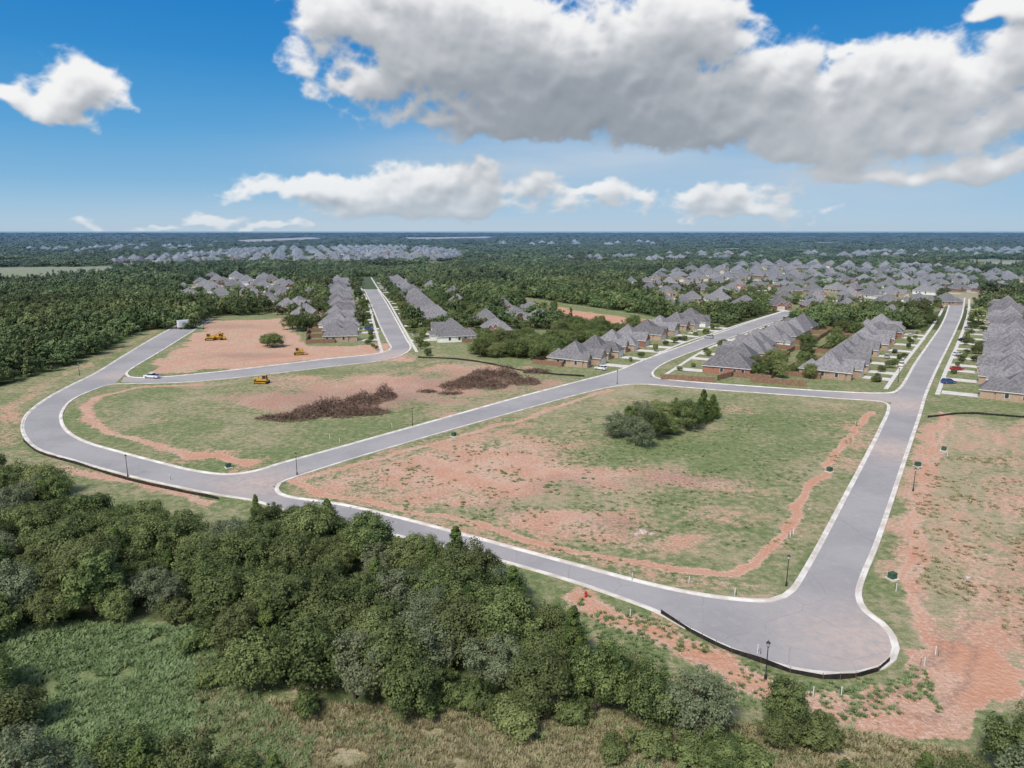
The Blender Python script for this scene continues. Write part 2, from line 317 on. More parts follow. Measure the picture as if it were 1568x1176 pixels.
def house_parts(v):
    r=random.Random(v*13+5);W=r.choice([12.6,13.4,14.0]);D=r.choice([15,16.5,18]);mx=-1 if v%2 else 1
    br=['brick_a','brick_a','brick_b','brick_c','brick_a','brick_b','brick_b','brick_a'][v%8]
    parts={k:B() for k in ('walls','roof','windows','front_door','garage_door')}
    w=parts['walls'];rf=parts['roof'];wi=parts['windows'];e=3.0
    yb=D/2;yf=-D/2
    p=r.choice([.72,.8,.88])
    w.box(-W/2,W/2,yf+4,yb,0,e,br);hip(rf,-W/2,W/2,yf+4,yb,e,p)
    gx0,gx1=W/2-6.6,W/2-.35
    w.box(gx0,gx1,yf,yf+3.99,0,e-.05,br)
    if r.random()<.6: gable(rf,w,gx0,gx1,yf,yf+8,e-.05,.9,wall=br)
    else: hip(rf,gx0,gx1,yf,yf+9.5,e-.05,.95)
    ax0=-W/2+.4;ax1=ax0+3.9
    w.box(ax0,ax1,yf+2.2,yf+3.99,0,e-.02,br);gable(rf,w,ax0,ax1,yf+2.2,yf+9,e-.02,1.1,wall=br)
    mx0=(ax1+gx0)/2-1.4;gable(rf,w,mx0,mx0+2.8,yf+3.9,yf+9.4,e+.6,1.2,o=.3,wall=br)
    w.box(mx0,mx0+2.8,yf+3.9,yf+5,e-.3,e+.6,br)
    if v%3==0: w.box(-W/2+1.2,-W/2+7.4,yb+.003,yb+2.6,0,e-.1,br);hip(rf,-W/2+1.2,-W/2+7.4,yb-4,yb+2.6,e-.1,.85)
    if v%3!=1: hip(rf,-W/2-.4,2,1.0,7.0,e+.05,.9,.3)
    def win(x,y,z,ww,hh,ax,s):
        if ax=='y':
            wi.box(x-ww/2-.09,x+ww/2+.09,min(y,y+s*.05),max(y,y+s*.05),z-.09,z+hh+.09,'trim')
            wi.box(x-ww/2,x+ww/2,min(y+s*.051,y+s*.075),max(y+s*.051,y+s*.075),z,z+hh,'glass')
            wi.box(x-.03,x+.03,min(y+s*.076,y+s*.09),max(y+s*.076,y+s*.09),z,z+hh,'trim')
        else:
            wi.box(min(x,x+s*.05),max(x,x+s*.05),y-ww/2-.09,y+ww/2+.09,z-.09,z+hh+.09,'trim')
            wi.box(min(x+s*.051,x+s*.075),max(x+s*.051,x+s*.075),y-ww/2,y+ww/2,z,z+hh,'glass')
    win((ax0+ax1)/2,yf+2.2,.8,2.0,1.6,'y',-1)
    win(gx0-.7,yf+4,.8,.8,1.6,'y',-1)
    for x in (-W/2+2.4,0.8,W/2-2.6):
        if not(v%3==0 and x<-1): win(x,yb,.9,1.6,1.4,'y',1)
    for y in (-1.5,3.0,5.8):
        win(-W/2,y,.9,1.0,1.4,'x',-1);win(W/2,y,.9,1.0,1.4,'x',1)
    gm=parts['garage_door'];gc=(gx0+gx1)/2
    gm.box(gc-2.6,gc+2.6,yf-.03,yf-.002,0,2.35,'trim')
    for i in range(4): gm.box(gc-2.45,gc+2.45,yf-.06,yf-.032,.03+i*.56,.03+i*.56+.52,'door')
    fd=parts['front_door'];dx=mx0+1.4
    fd.box(dx-.65,dx+.65,yf+3.93,yf+3.997,0,2.3,'trim');fd.box(dx-.47,dx+.47,yf+3.88,yf+3.928,.05,2.12,'wood')
    for q in (-1.3,1.3): fd.box(dx+q-.12,dx+q+.12,yf+3.3,yf+3.55,0,e,'trim')
    rf.cyl((1.5,yb-4,5),(1.5,yb-4,6.6),.09,.09,'ridge',6);rf.cyl((-2.5,yb-3.5,4.2),(-2.5,yb-3.5,5.9),.07,.07,'trim',6)
    if mx<0:
        for b in parts.values():
            b.v=[(-x,y,z) for x,y,z in b.v];b.f=[f[::-1] for f in b.f]
    return parts,W,D,mx*gc
protos=[]
for v in range(8):
    parts,W,D,gc=house_parts(v);pm={k:b.mesh(k) for k,b in parts.items()}
    J=B()
    for b in parts.values():
        o=len(J.v);J.v+=b.v;J.f+=[tuple(i+o for i in f) for f in b.f];J.m+=[J.mi(b.mats[i]) for i in b.m]
    protos.append((pm,J.mesh('house'),W,D,gc))
houses=[]
drives=B();yard=None
def house(x,y,ang,near=True,v=None,drive=True,s=1.0,fence=False):
    v=random.randrange(8) if v is None else v
    pm,jm,W,D,gc=protos[v];nm='brick_house'
    if near:
        e=link(bpy.data.objects.new(nm,None));e.location=(x,y,0);e.rotation_euler[2]=ang;e.empty_display_size=2
        for k,me in pm.items():
            o=link(bpy.data.objects.new(k,me));o.parent=e
    else:
        e=link(bpy.data.objects.new(nm,jm));e.location=(x,y,0);e.rotation_euler[2]=ang;e.scale=(s,s,s)
    houses.append((x,y))
    c,sn=math.cos(ang),math.sin(ang)
    def T(a,b,z=None):
        q=(x+a*c-b*sn,y+a*sn+b*c); return q if z is None else q+(z,)
    if drive:
        L=(-D/2-.1)*s;R=L-drive
        drives.add([T(gc*s-2.7,L,.022),T(gc*s-2.7,R,.022),T(gc*s+2.7,R,.022),T(gc*s+2.7,L,.022)],[(0,1,2,3)],'conc')
    if fence:
        q=[(-W/2-.1,D/2-5),(-9.1,D/2-5),(-9.1,D/2+7.5),(9.1,D/2+7.5),(9.1,D/2-5),(W/2+.1,D/2-5)]
        for (a0,b0),(a1,b1) in zip(q[:-1],q[1:]):
            k=max(1,int(math.hypot(a1-a0,b1-b0)/2.5))
            for i in range(k):
                h0=1.85+random.uniform(-.05,.05)
                yard.panel(T(a0+(a1-a0)*i/k,b0+(b1-b0)*i/k),T(a0+(a1-a0)*(i+1)/k,b0+(b1-b0)*(i+1)/k),h0,h0,'wood')
def row(pl,off,side,s0,s1,sp,drive=11,near=True,skip=(),vs={}):
    global yard
    yard=B()
    pl=[np.array(p) for p in pl];acc=0;s=s0;k=0
    for a,b in zip(pl[:-1],pl[1:]):
        L=np.linalg.norm(b-a);t=(b-a)/L;nl=np.array([-t[1],t[0]])*side
        while s<=min(acc+L,s1):
            if s>=acc:
                q=a+t*(s-acc)+nl*(off+random.uniform(-1,1.3));ang=math.atan2(-nl[1],-nl[0])+math.pi/2
                if k not in skip: house(q[0],q[1],ang+random.choice((0,0,.03,-.03)),near,drive=drive,fence=True,v=vs.get(k))
                k+=1
            s+=sp
        acc+=L
    yard.obj('wood_fence')
cA=GL([(1395,600),(1412,568),(1438,525),(1452,500),(1462,478),(1467,457)])
cF=GL([(990,570),(1058,532),(1108,514),(1165,494),(1215,478)])
cE=GL([(612,540),(595,500),(579,462),(567,443),(558,425)])
row(cA,25,1,14,150,19,9.5,vs={0:0,1:7})
row(cA,25.5,-1,8,330,19,10,vs={0:4,1:1})
row(cF,27,1,4,150,19,11,vs={0:0,1:4})
row(cF,25,-1,15,160,19,10,vs={0:2})
row(cE,26,-1,30,420,19.5,9.5,skip=(2,),vs={0:3,1:1})
row(cE,25,1,42,420,19.5,10,vs={0:1})
def clearof(X,Y,d=15): return all((X-h[0])**2+(Y-h[1])**2>d*d for h in houses)
for x,y,a in [(705,508,.3),(745,497,.2),(790,492,.5),(828,497,.4),(770,478,.1),(812,482,3.3),(735,476,3.1),(700,468,3.2),(900,428,.2),(470,488,.5),(462,472,1),(720,520,.3),(760,510,.2),(488,474,.8),(500,455,.4),(475,458,.4),(440,478,.3),(415,470,.3),(500,440,.3),(520,434,.3),(695,455,.2),(660,445,.2)]:
    X,Y=G(x,y)
    if clearof(X,Y,18): house(X,Y,a,True,drive=7)
SUBR=[(1040,480),(958,440),(1010,417),(1180,404),(1400,408),(1568,424),(1750,440),(1750,452),(1568,450),(1450,446),(1445,475),(1380,487),(1250,478),(1150,474)]
SUBL=[(276,460),(285,436),(340,425),(445,431),(455,452),(440,468),(340,466)]
SUBF=[(150,404),(300,390),(420,381),(600,379),(700,386),(700,400),(560,402),(400,403),(250,409)]
SUBG=[(830,399),(1000,391),(1140,389),(1170,397),(1000,403)]
SUBH=[(1210,389),(1568,382),(1568,393),(1400,397),(1240,396)]
SUBI=[(10,384),(200,377),(330,378),(300,385),(120,390)]
SUBJ=[(700,374),(900,371),(1100,373),(1000,377),(820,378)]
streets=B()
def grid(poly,dx,dy,rot,drop=.12,s=1.0,wv=.0,thr=.74):
    c=math.cos(rot);sn=math.sin(rot);pts=GL(poly);xs=[p[0] for p in pts];ys=[p[1] for p in pts];cx,cy=np.mean(xs),np.mean(ys);R=max(max(xs)-min(xs),max(ys)-min(ys))
    j=0;yy=-R
    def W(xx,y0):
        y1=y0+wv*(math.sin(xx*.012+y0*.004)+.6*math.sin(xx*.027+y0*.009+1))*40
        return cx+xx*c-y1*sn,cy+xx*sn+y1*c
    while yy<R:
        xx=-R
        while xx<R:
            X,Y=W(xx,yy)
            if Y>100:
                px,py=proj(X,Y)
                if inpoly(np.array([px]),np.array([py]),poly)[0]:
                    gap=vnoise(np.array([X*.011]),np.array([Y*.011]))[0]>thr
                    if random.random()>drop and not gap:
                        X+=random.uniform(-2,2);Y+=random.uniform(-3,3)
                        if clearof(X,Y,17): 
                            xa,ya=W(xx-5,yy);xb,yb=W(xx+5,yy)
                            house(X,Y,math.atan2(yb-ya,xb-xa)+(math.pi if j%2==0 else 0)+random.uniform(-.06,.06),False,drive=dy[0]/2-12*s,s=s*random.uniform(.92,1.08))
                    if j%2==0:
                        zz=.012+.004*(len(streets.f)%2)
                        a_=W(xx-dx*.55,yy+dy[0]/2);b_=W(xx+dx*.55,yy+dy[0]/2);n=np.array([-(b_[1]-a_[1]),b_[0]-a_[0]]);n=n/np.linalg.norm(n)*4.0
                        streets.add([(a_[0]-n[0],a_[1]-n[1],zz),(b_[0]-n[0],b_[1]-n[1],zz),(b_[0]+n[0],b_[1]+n[1],zz),(a_[0]+n[0],a_[1]+n[1],zz)],[(0,1,2,3)],'conc')
            xx+=dx
        yy+=dy[j%2];j+=1
grid(SUBR,21.5,(48,48),.12,.1,.95,.5,.80);grid(SUBL,21,(44,40),.5,.12,.95,0,.9);grid(SUBF,26,(56,76),-.1,.15,1.25,1,.85);grid(SUBG,34,(70,100),.2,.2,1.15,1);grid(SUBH,40,(80,130),.1,.25,1.3,1);grid(SUBI,48,(90,150),-.2,.3,1.3,1);grid(SUBJ,85,(150,260),.1,.35,1.6,1)
drives.obj('driveways');streets.obj('subdivision_streets')
HP=np.array(houses)
def dhouse(X,Y):
    d=np.full(X.shape,1e9)
    for h in houses: d=np.minimum(d,(X-h[0])**2+(Y-h[1])**2)
    return np.sqrt(d)
def ribbon(bd,pl,off,w,z,k):
    L=smooth(pl,6)
    V=[]
    for i,p in enumerate(L):
        a=L[max(i-1,0)];b=L[min(i+1,len(L)-1)];t=(b-a)/np.linalg.norm(b-a);n=np.array([-t[1],t[0]])
        for q in (p+n*(off-w/2),p+n*(off+w/2)): V.append((q[0],q[1],z))
    bd.add(V,[(2*i,2*i+2,2*i+3,2*i+1) for i in range(len(L)-1)],k)
sw=B()
for pl in (cA,cF,cE):
    ribbon(sw,pl,7.2,1.3,.016,'conc');ribbon(sw,pl,-7.2,1.3,.016,'conc')
sw.obj('sidewalk')
# ---------------------------------------------------------------- ground sheet
ys=list(np.arange(45,230,.65))+list(np.arange(230,420,1.4));s=1.6;y=420
while y<30000: ys.append(y);s*=1.04;y+=s
ys.append(40000);pre=[-3000,-1000,-300,-60,10,30,40];ys=np.array(pre+ys)
xp=list(np.arange(0,150,.75));s=.8;x=150
while x<30000: xp.append(x);s*=1.04;x+=s
xp.append(40000);xs=np.array([-q for q in xp[:0:-1]]+xp)
X,Y=np.meshgrid(xs,ys);X=X.ravel();Y=Y.ravel()
wx=X+(fbm(X*.12,Y*.12)-.5)*13;wy=Y+(fbm(X*.12+50,Y*.12+9)-.5)*13
qx,qy=proj(wx,np.maximum(wy,20))
r0=np.array(G(450,763));r1=np.array(G(1140,920));rd=(r1-r0)/np.linalg.norm(r1-r0)
ua=X*rd[0]+Y*rd[1];va=-X*rd[1]+Y*rd[0]
streak=fbm(ua*.035,va*.16,4);streak2=fbm(ua*.2+40,va*.05,4)
dirt=np.full(X.shape,.16);dry=np.full(X.shape,.42);brn=np.zeros(X.shape);drk=np.zeros(X.shape)
site=(Y<330)&(Y>55)
dirt+=site*((streak-.5)*.55+(streak2-.5)*.3);dry+=site*((fbm(X*.06,Y*.06)-.5)*.7)
def ell(cx,cy,rx,ry): return np.exp(-((qx-cx)/rx)**2-((qy-cy)/ry)**2)
def ln(pts,w,soft=1.2):
    return np.clip((w-dline(wx*.35+X*.65,wy*.35+Y*.65,GL(pts)))/soft+.5,0,1)
mx=np.maximum
blk1=inpoly(qx,qy,[(420,750),(520,700),(800,615),(960,580),(1370,610),(1340,690),(1225,915),(1150,930),(800,860)])
blk2=inpoly(qx,qy,[(85,640),(140,590),(625,540),(900,570),(940,575),(500,700),(350,735),(120,690)])
dirt+=.09*blk1+.04*blk2;dry+=.18*blk1+.07*blk2
add=0
for e,k in [((740,705,135,34),.52),((640,735,105,22),.35),((860,730,95,22),.38),((1020,735,95,20),.37),((940,800,170,22),.44),((800,800,105,20),.42),((540,735,80,16),.38),((1120,745,60,14),.28),((1182,702,20,5),.5),((680,765,120,14),.34),((1030,830,110,14),.24),((1090,622,60,8),.2),((1250,640,60,9),.25),((1300,680,35,40),.34),((1190,840,40,25),.34),((960,615,50,8),.2),((880,655,30,10),.3),((1090,790,40,8),.2)]: add=add+k*ell(*e)
dirt+=np.minimum(add,.53)*blk1
dirt-=.25*(ell(1150,700,110,24)+ell(1180,640,120,18)+ell(1080,800,110,16)*.7+ell(830,770,50,10)+ell(620,720,30,8)+ell(960,690,60,14)+ell(1080,865,150,12)*.6)*blk1
for e in [(1060,735,110,18),(870,742,60,12),(850,765,80,12),(1000,800,100,12),(760,780,50,10)]: brn=mx(brn,.6*ell(*e))
for e in [(1050,690,150,25),(1150,640,160,20),(1080,800,120,20)]: dry=dry-.3*ell(*e)
tr=ln([(440,735),(480,752),(560,768),(650,788),(760,813),(850,837),(950,860),(1050,878),(1110,881),(1158,866),(1185,835),(1213,790),(1248,742),(1285,692),(1303,660),(1330,630)],1.1)
dirt=mx(dirt,tr*1.0)
dirt=mx(dirt,.5*ln([(455,745),(650,800),(850,850),(1050,893),(1140,898)],2.2,3))
dirt=mx(dirt,.8*ln([(450,738),(520,718),(600,695),(700,668),(800,641),(880,615),(935,598)],1.4,2))
dirt=mx(dirt,.5*ln([(470,735),(600,705),(700,682),(800,655)],3,4))
dirt=mx(dirt,.85*ln([(300,590),(210,593),(150,608),(135,628),(142,648),(175,665),(250,684),(300,697),(385,712)],1.7,2.2))
add=0
for e,k in [((540,612,230,21),.46),((640,590,190,15),.5),((430,620,130,14),.4),((330,700,50,10),.35),((380,712,30,6),.5),((720,640,90,10),.34),((235,640,30,6),.35),((760,565,150,10),.48),((480,577,180,5),.25),((840,590,60,10),.28)]: add=add+k*ell(*e)
dirt+=np.minimum(add,.62)*blk2
dirt-=.2*(ell(260,610,90,14)+ell(560,665,90,10)+ell(300,650,110,18))*blk2
for e in [(540,612,230,22),(740,585,130,16)]: brn=mx(brn,.8*ell(*e)*(.5+fbm(X*.15,Y*.15)))
pad=inpoly(qx,qy,[(215,575),(262,540),(325,492),(440,487),(470,520),(600,528),(598,543),(400,560)])
dirt=mx(dirt,pad*.72);brn=np.where(pad,.1*brn,brn)
dirt=mx(dirt,.95*ell(430,548,170,9));dirt=mx(dirt,.8*ell(600,548,60,8))
brn=mx(brn,.6*ell(380,545,60,5));brn=mx(brn,.5*ell(360,500,60,4))
gp=inpoly(qx,qy,[(440,500),(480,512),(575,520),(560,528),(470,522)]);dirt=np.where(gp,.05,dirt)
dirt=mx(dirt,.5*ln([(20,680),(8,650),(15,625),(60,592),(120,565),(190,530),(260,496)],3,3));dirt=mx(dirt,.6*ell(0,640,45,30))
dry=mx(dry,.6*ell(60,600,120,40))
dirt=mx(dirt,.8*ln([(90,712),(160,728),(240,752),(320,768)],1.6,2))
dirt=mx(dirt,.95*ln([(890,915),(930,945),(990,965),(1060,1000),(1130,1035),(1200,1058)],2.4,2.5))
sc=inpoly(qx,qy,[(1120,1030),(1230,1062),(1330,1068),(1400,1040),(1440,990),(1500,1000),(1560,1060),(1480,1120),(1400,1140),(1270,1110),(1150,1060)])
dirt=mx(dirt,sc*.78);dirt=mx(dirt,.6*ell(1000,950,60,18))
fr=inpoly(qx,qy,[(1415,640),(1750,640),(1900,1100),(1500,1090),(1400,960),(1370,870)])
dirt=np.where(fr,dirt+.15+.4*(streak2-.5),dirt);dry=np.where(fr,dry+.36,dry);dirt+=fr*(.22*ell(1520,760,120,70)+.28*ell(1500,950,150,70)+.25*ell(1500,670,80,12))
for k,dx in enumerate((0,14)): dirt=mx(dirt,(.95-.2*k)*ln([(1440+dx,632),(1428+dx,680),(1408+dx,760),(1396+dx,830),(1392+dx,900),(1425+dx,980),(1470+dx,1040)],1.0,1.6))
dirt=mx(dirt,.6*ln([(1425,650),(1410,720),(1398,800),(1390,880)],3,3))
for x0 in range(1470,1760,26):
    l_=ln([(x0,660),(x0+18,780),(x0+70,960),(x0+130,1100)],.35,.7)*fr;dirt=mx(dirt,.68*l_)
    l_=ln([(x0+9,660),(x0+28,780),(x0+82,960),(x0+145,1100)],.25,.6)*fr;brn=mx(brn,.5*l_)
dirt=mx(dirt,.7*ell(1560,850,40,40))
for lp in ([(1400,900),(1450,940),(1490,1000),(1480,1060),(1420,1100)],[(1380,1040),(1440,1020),(1500,950),(1540,900)],[(1300,1080),(1380,1060),(1450,1070)],[(1290,1095),(1370,1085),(1440,1095)],[(1330,1075),(1400,1050),(1440,1000),(1450,960)]): brn=mx(brn,.65*ln(lp,.3,.6))
po=inpoly(qx,qy,[(770,455),(840,468),(905,480),(960,486),(1020,492),(1000,500),(920,497),(860,494),(830,480),(780,468)]);dirt=mx(dirt,po*.97)
dirt=mx(dirt,.97*ln([(765,452),(850,474),(960,488),(1015,495)],3,2))
gb=ln([(750,450),(800,458),(850,466),(925,478),(1020,488)],3,2);dirt=np.where(gb>.5,.02,dirt);dry=np.where(gb>.5,.2,dry)
dh=dhouse(X,Y);lw=np.clip((22-dh)/6,0,1);inb=(Y>215)
keep=inpoly(*proj(X,np.maximum(Y,20)),[(215,578),(325,490),(440,487),(470,530),(600,530),(598,546)])
lawn=(lw>0)&inb&~keep
dirt=np.where(lawn,dirt*(1-lw)+.06*lw,dirt);dry=np.where(lawn,dry*(1-lw)+.4*lw,dry)
TAN=[(-300,412),(160,408),(180,418),(60,432),(-300,452)]
tan=inpoly(qx,qy,TAN);dry=np.where(tan,1.1,dry);dirt=np.where(tan,.25,dirt)
dirt=mx(dirt,tan*.75*(fbm(X*.02,Y*.02)>.5))
lush=inpoly(qx,qy,[(-200,960),(90,955),(300,965),(390,1080),(480,1130),(440,1300),(-200,1300)])
dry=np.where(lush,.05,dry);dirt=np.where(lush,.02,dirt)
lowf=inpoly(qx,qy,[(400,1075),(880,1085),(1100,1110),(1280,1110),(1500,1150),(1600,1300),(440,1300)])&~sc
dry=np.where(lowf,.80,dry);dirt=np.where(lowf,.10,dirt)
WOOD1=[(-260,735),(0,742),(60,752),(130,790),(200,820),(300,824),(400,830),(480,842),(560,858),(650,886),(740,916),(800,946),(850,980),(890,1018),(940,1052),(1000,1072),(1060,1078),(1090,1098),(1060,1118),(960,1108),(870,1088),(700,1088),(500,1080),(400,1068),(370,1010),(310,962),(200,955),(90,965),(0,985),(-100,990),(-260,900)]
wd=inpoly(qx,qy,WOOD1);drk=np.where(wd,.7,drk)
FLEFT=[(-900,640),(-200,615),(0,592),(100,562),(165,535),(215,507),(272,490),(300,478),(300,440),(-900,440)]
REDS=[[(350,368),(480,363),(500,367),(380,373)],[(600,364),(760,362),(750,366),(640,368)],[(1180,372),(1290,370),(1280,374)]]
HAY=[[(1380,404),(1568,401),(1568,412),(1400,410)],[(1448,446),(1568,452),(1568,456),(1450,470)],[(820,384),(880,383),(870,387)]]
clear=[SUBR,SUBL,SUBF,SUBG,SUBH,SUBI,SUBJ,TAN,[(770,450),(850,462),(960,478),(1030,490),(1020,503),(900,505),(800,478)],
 [(215,578),(325,484),(445,482),(480,500),(600,540)]]+REDS+HAY
NOF=[(500,505),(470,500),(450,488),(440,505),(600,545),(850,560),(980,590),(1400,600),(1440,505),(1000,505)]
def isforest(X,Y):
    px,py=proj(X,np.maximum(Y,20))
    f=(py<505)|inpoly(px,py,FLEFT)
    for c in clear: f&=~inpoly(px,py,c)
    f&=~((Y>700)&(Y<2600)&(fbm(X*.007+3,Y*.005+8,3)>.69))
    f&=~inpoly(px,py,NOF)
    return f
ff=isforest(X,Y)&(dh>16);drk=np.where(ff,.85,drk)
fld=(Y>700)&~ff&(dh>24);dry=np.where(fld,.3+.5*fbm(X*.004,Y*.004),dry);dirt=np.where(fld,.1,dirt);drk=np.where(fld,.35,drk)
for p_ in REDS:
    z_=inpoly(qx,qy,p_);dirt=np.where(z_,.9,dirt);drk=np.where(z_,0,drk)
for p_ in HAY:
    z_=inpoly(qx,qy,p_);dry=np.where(z_,.75,dry);dirt=np.where(z_,.1,dirt);drk=np.where(z_,0,drk)
drk=np.where(tan,0,drk)
dirt=np.clip(dirt,0,1.0);dry=np.clip(dry,0,1.2)
nx,ny=len(xs),len(ys)
me=bpy.data.meshes.new('ground');co=np.zeros((nx*ny,3),np.float32);co[:,0]=X;co[:,1]=Y
def gridmesh(me,nx,ny,co):
    me.vertices.add(nx*ny);me.vertices.foreach_set('co',co.astype(np.float32).ravel())
    ii=(np.arange(ny-1)[:,None]*nx+np.arange(nx-1)[None,:]).ravel();q=np.stack([ii,ii+1,ii+nx+1,ii+nx],1).astype(np.int32)
    me.loops.add(q.size);me.loops.foreach_set('vertex_index',q.ravel());me.polygons.add(len(q));me.polygons.foreach_set('loop_start',np.arange(0,q.size,4,dtype=np.int32))
    me.update();me.validate()
gridmesh(me,nx,ny,co)
at=me.color_attributes.new('cover','FLOAT_COLOR','POINT');at.data.foreach_set('color',np.stack([dirt,dry,np.clip(brn,0,1),drk],1).astype(np.float32).ravel())
me.materials.append(M['ground']);link(bpy.data.objects.new('ground',me))
# ---------------------------------------------------------------- trees
def limb(p0,p1,r0,r1,n=6):
    a=np.array(p0,float);b=np.array(p1,float);d=(b-a)/(np.linalg.norm(b-a)+1e-9)
    u=np.cross(d,[.3,.2,1.0]);u/=np.linalg.norm(u)+1e-9;w=np.cross(d,u);t=np.linspace(0,2*math.pi,n+1)
    A=a+r0*(np.cos(t)[:,None]*u+np.sin(t)[:,None]*w);Bq=b+r1*(np.cos(t)[:,None]*u+np.sin(t)[:,None]*w)
    return np.stack([A[:-1],A[1:],Bq[1:],Bq[:-1]],1)
def leaves(r,C,nrm,size):
    n=len(C);nr=nrm+r.normal(0,.42,(n,3));nr/=np.linalg.norm(nr,axis=1)[:,None]+1e-9
    a=r.normal(0,1,(n,3));u=np.cross(nr,a);u/=np.linalg.norm(u,axis=1)[:,None]+1e-9;w=np.cross(nr,u)
    s=size*r.uniform(.6,1.3,(n,1));s2=s*r.uniform(.5,.9,(n,1))
    return np.stack([C-u*s,C-w*s2,C+u*s,C+w*s2],1)
def tree(name,seed,Ht,W,ncl,nl,ls,kind='oak',mat='leaf',rr0=.07,rr1=.165):
    r=np.random.RandomState(seed);Q=[];MI=[]
    trunk_h=Ht*.3
    lean=r.normal(0,.045*Ht,2);top=np.array([lean[0],lean[1],Ht*.75])
    segs=[limb((0,0,-.2),(lean[0]*.3,lean[1]*.3,trunk_h),W*.032,W*.024),limb((lean[0]*.3,lean[1]*.3,trunk_h),top,W*.024,W*.006)]
    cl=[];ph=r.uniform(0,6.28,3)
    # two or three sub-crowns give an uneven silhouette
    subs=[(r.normal(0,W*.13,2),r.uniform(.72,1.05)) for _ in range(3)]
    for i in range(ncl):
        if kind=='oak':
            so_,sh_=subs[i%3]
            z=r.uniform(-.85,1);th=r.uniform(0,6.283);rr=math.sqrt(max(0,1-z*z*.85));f=r.uniform(.5,.95)
            irr=1+.22*math.sin(th*2+ph[0])+.18*math.sin(th*3+ph[1])
            c=np.array([so_[0]+math.cos(th)*rr*W*.42*f*irr,so_[1]+math.sin(th)*rr*W*.42*f*irr,Ht*.50*(.5+.5*sh_)+z*Ht*.44*f*sh_]);rad=W*r.uniform(rr0,rr1)
        else:
            t=r.uniform(0,1)**1.2;th=r.uniform(0,6.283);R=W/2*(1-t)**.75*r.uniform(.4,1.0)
            c=np.array([math.cos(th)*R,math.sin(th)*R,Ht*(.08+.9*t)]);rad=W*(.16-.10*t)*r.uniform(.8,1.2)
        c[:2]+=lean*c[2]/Ht;c[2]=max(c[2],rad*.7);cl.append((c,rad))
        if i<9:
            b=np.array([lean[0]*.3,lean[1]*.3,trunk_h*r.uniform(.7,1.5)]);m=(b+c)/2+r.normal(0,.2,3)
            segs+= [limb(b,m,W*.013,W*.009,5),limb(m,c,W*.009,W*.003,5)]
    S=np.concatenate(segs);Q.append(S);MI+= [1]*len(S)
    for c,rad in cl:
        k=int(nl*r.uniform(.6,1.3))
        d=r.normal(0,1,(k,3));d[:,2]+=.35;d/=np.linalg.norm(d,axis=1)[:,None]
        rr=rad*(r.uniform(.25,1.3,(k,1))**.65);out=c-np.array([0,0,Ht*.45]);out=out/(np.linalg.norm(out)+1e-9)
        C=c+d*rr*np.array([1,1,.8]);Q.append(leaves(r,C,d*.9+out*.4+np.array([0,0,.35]),ls));MI+=[0]*k
    return quadmesh(name,np.concatenate(Q),MI,[mat,'bark'])
oaks=[tree('oak_crown',s,h,w_,115,120,.15) for s,h,w_ in ((1,8.2,8.4),(2,9.2,7.0),(3,7.4,9.0),(4,8.4,7.6),(5,7.9,8.2),(6,9.4,7.6),(7,7.0,7.2))]
sages=[tree('grey_oak_crown',s,8.0,7.8,100,110,.14,mat='sage') for s in (21,22)]
cedars=[tree('cedar_crown',s,h,5.4,110,105,.13,'cedar','cedar') for s,h in ((31,7.8),(32,8.6),(33,7.0))]
shrubs=[tree('shrub_crown',s,3.4,4.4,70,100,.12,mat='leaf') for s in (41,42)]
def put(nm,meshes,x,y,s,sz=None,rz=None):
    o=link(bpy.data.objects.new(nm,random.choice(meshes)));o.location=(x,y,0);o.rotation_euler[2]=random.uniform(0,6.28) if rz is None else rz
    o.scale=(s*random.uniform(.88,1.12),s*random.uniform(.88,1.12),(sz or s)*random.uniform(.85,1.12));return o
def scatter(poly,dmin,n,fn,excl=()):
    pts=GL(poly);x0,x1=min(p[0] for p in pts),max(p[0] for p in pts);y0,y1=min(p[1] for p in pts),max(p[1] for p in pts);loc=[]
    for _ in range(n):
        x=random.uniform(x0,x1);y=random.uniform(y0,y1);px,py=proj(x,y)
        if not inpoly(np.array([px]),np.array([py]),poly)[0]: continue
        if any(inpoly(np.array([px]),np.array([py]),e)[0] for e in excl): continue
        if any((x-a)**2+(y-b)**2<dmin*dmin for a,b in loc): continue
        loc.append((x,y));fn(x,y,px,py)
def fg(x,y,px,py):
    s=random.uniform(.66,1.1)
    if random.random()<.12: s*=1.15
    k=random.random()
    if px<400 and py<860: s*=.92
    if k<.66: put('oak_tree',oaks,x,y,s)
    elif k<.80: put('post_oak_tree',sages,x,y,s*.92)
    elif k<.94: put('cedar_tree',cedars,x,y,s*1.0)
    else: put('shrub',shrubs,x,y,s)
scatter(WOOD1,4.1,12000,fg,[[(-40,815),(30,815),(20,850),(-40,860)],[(610,1000),(640,1000),(640,1020),(600,1020)]])
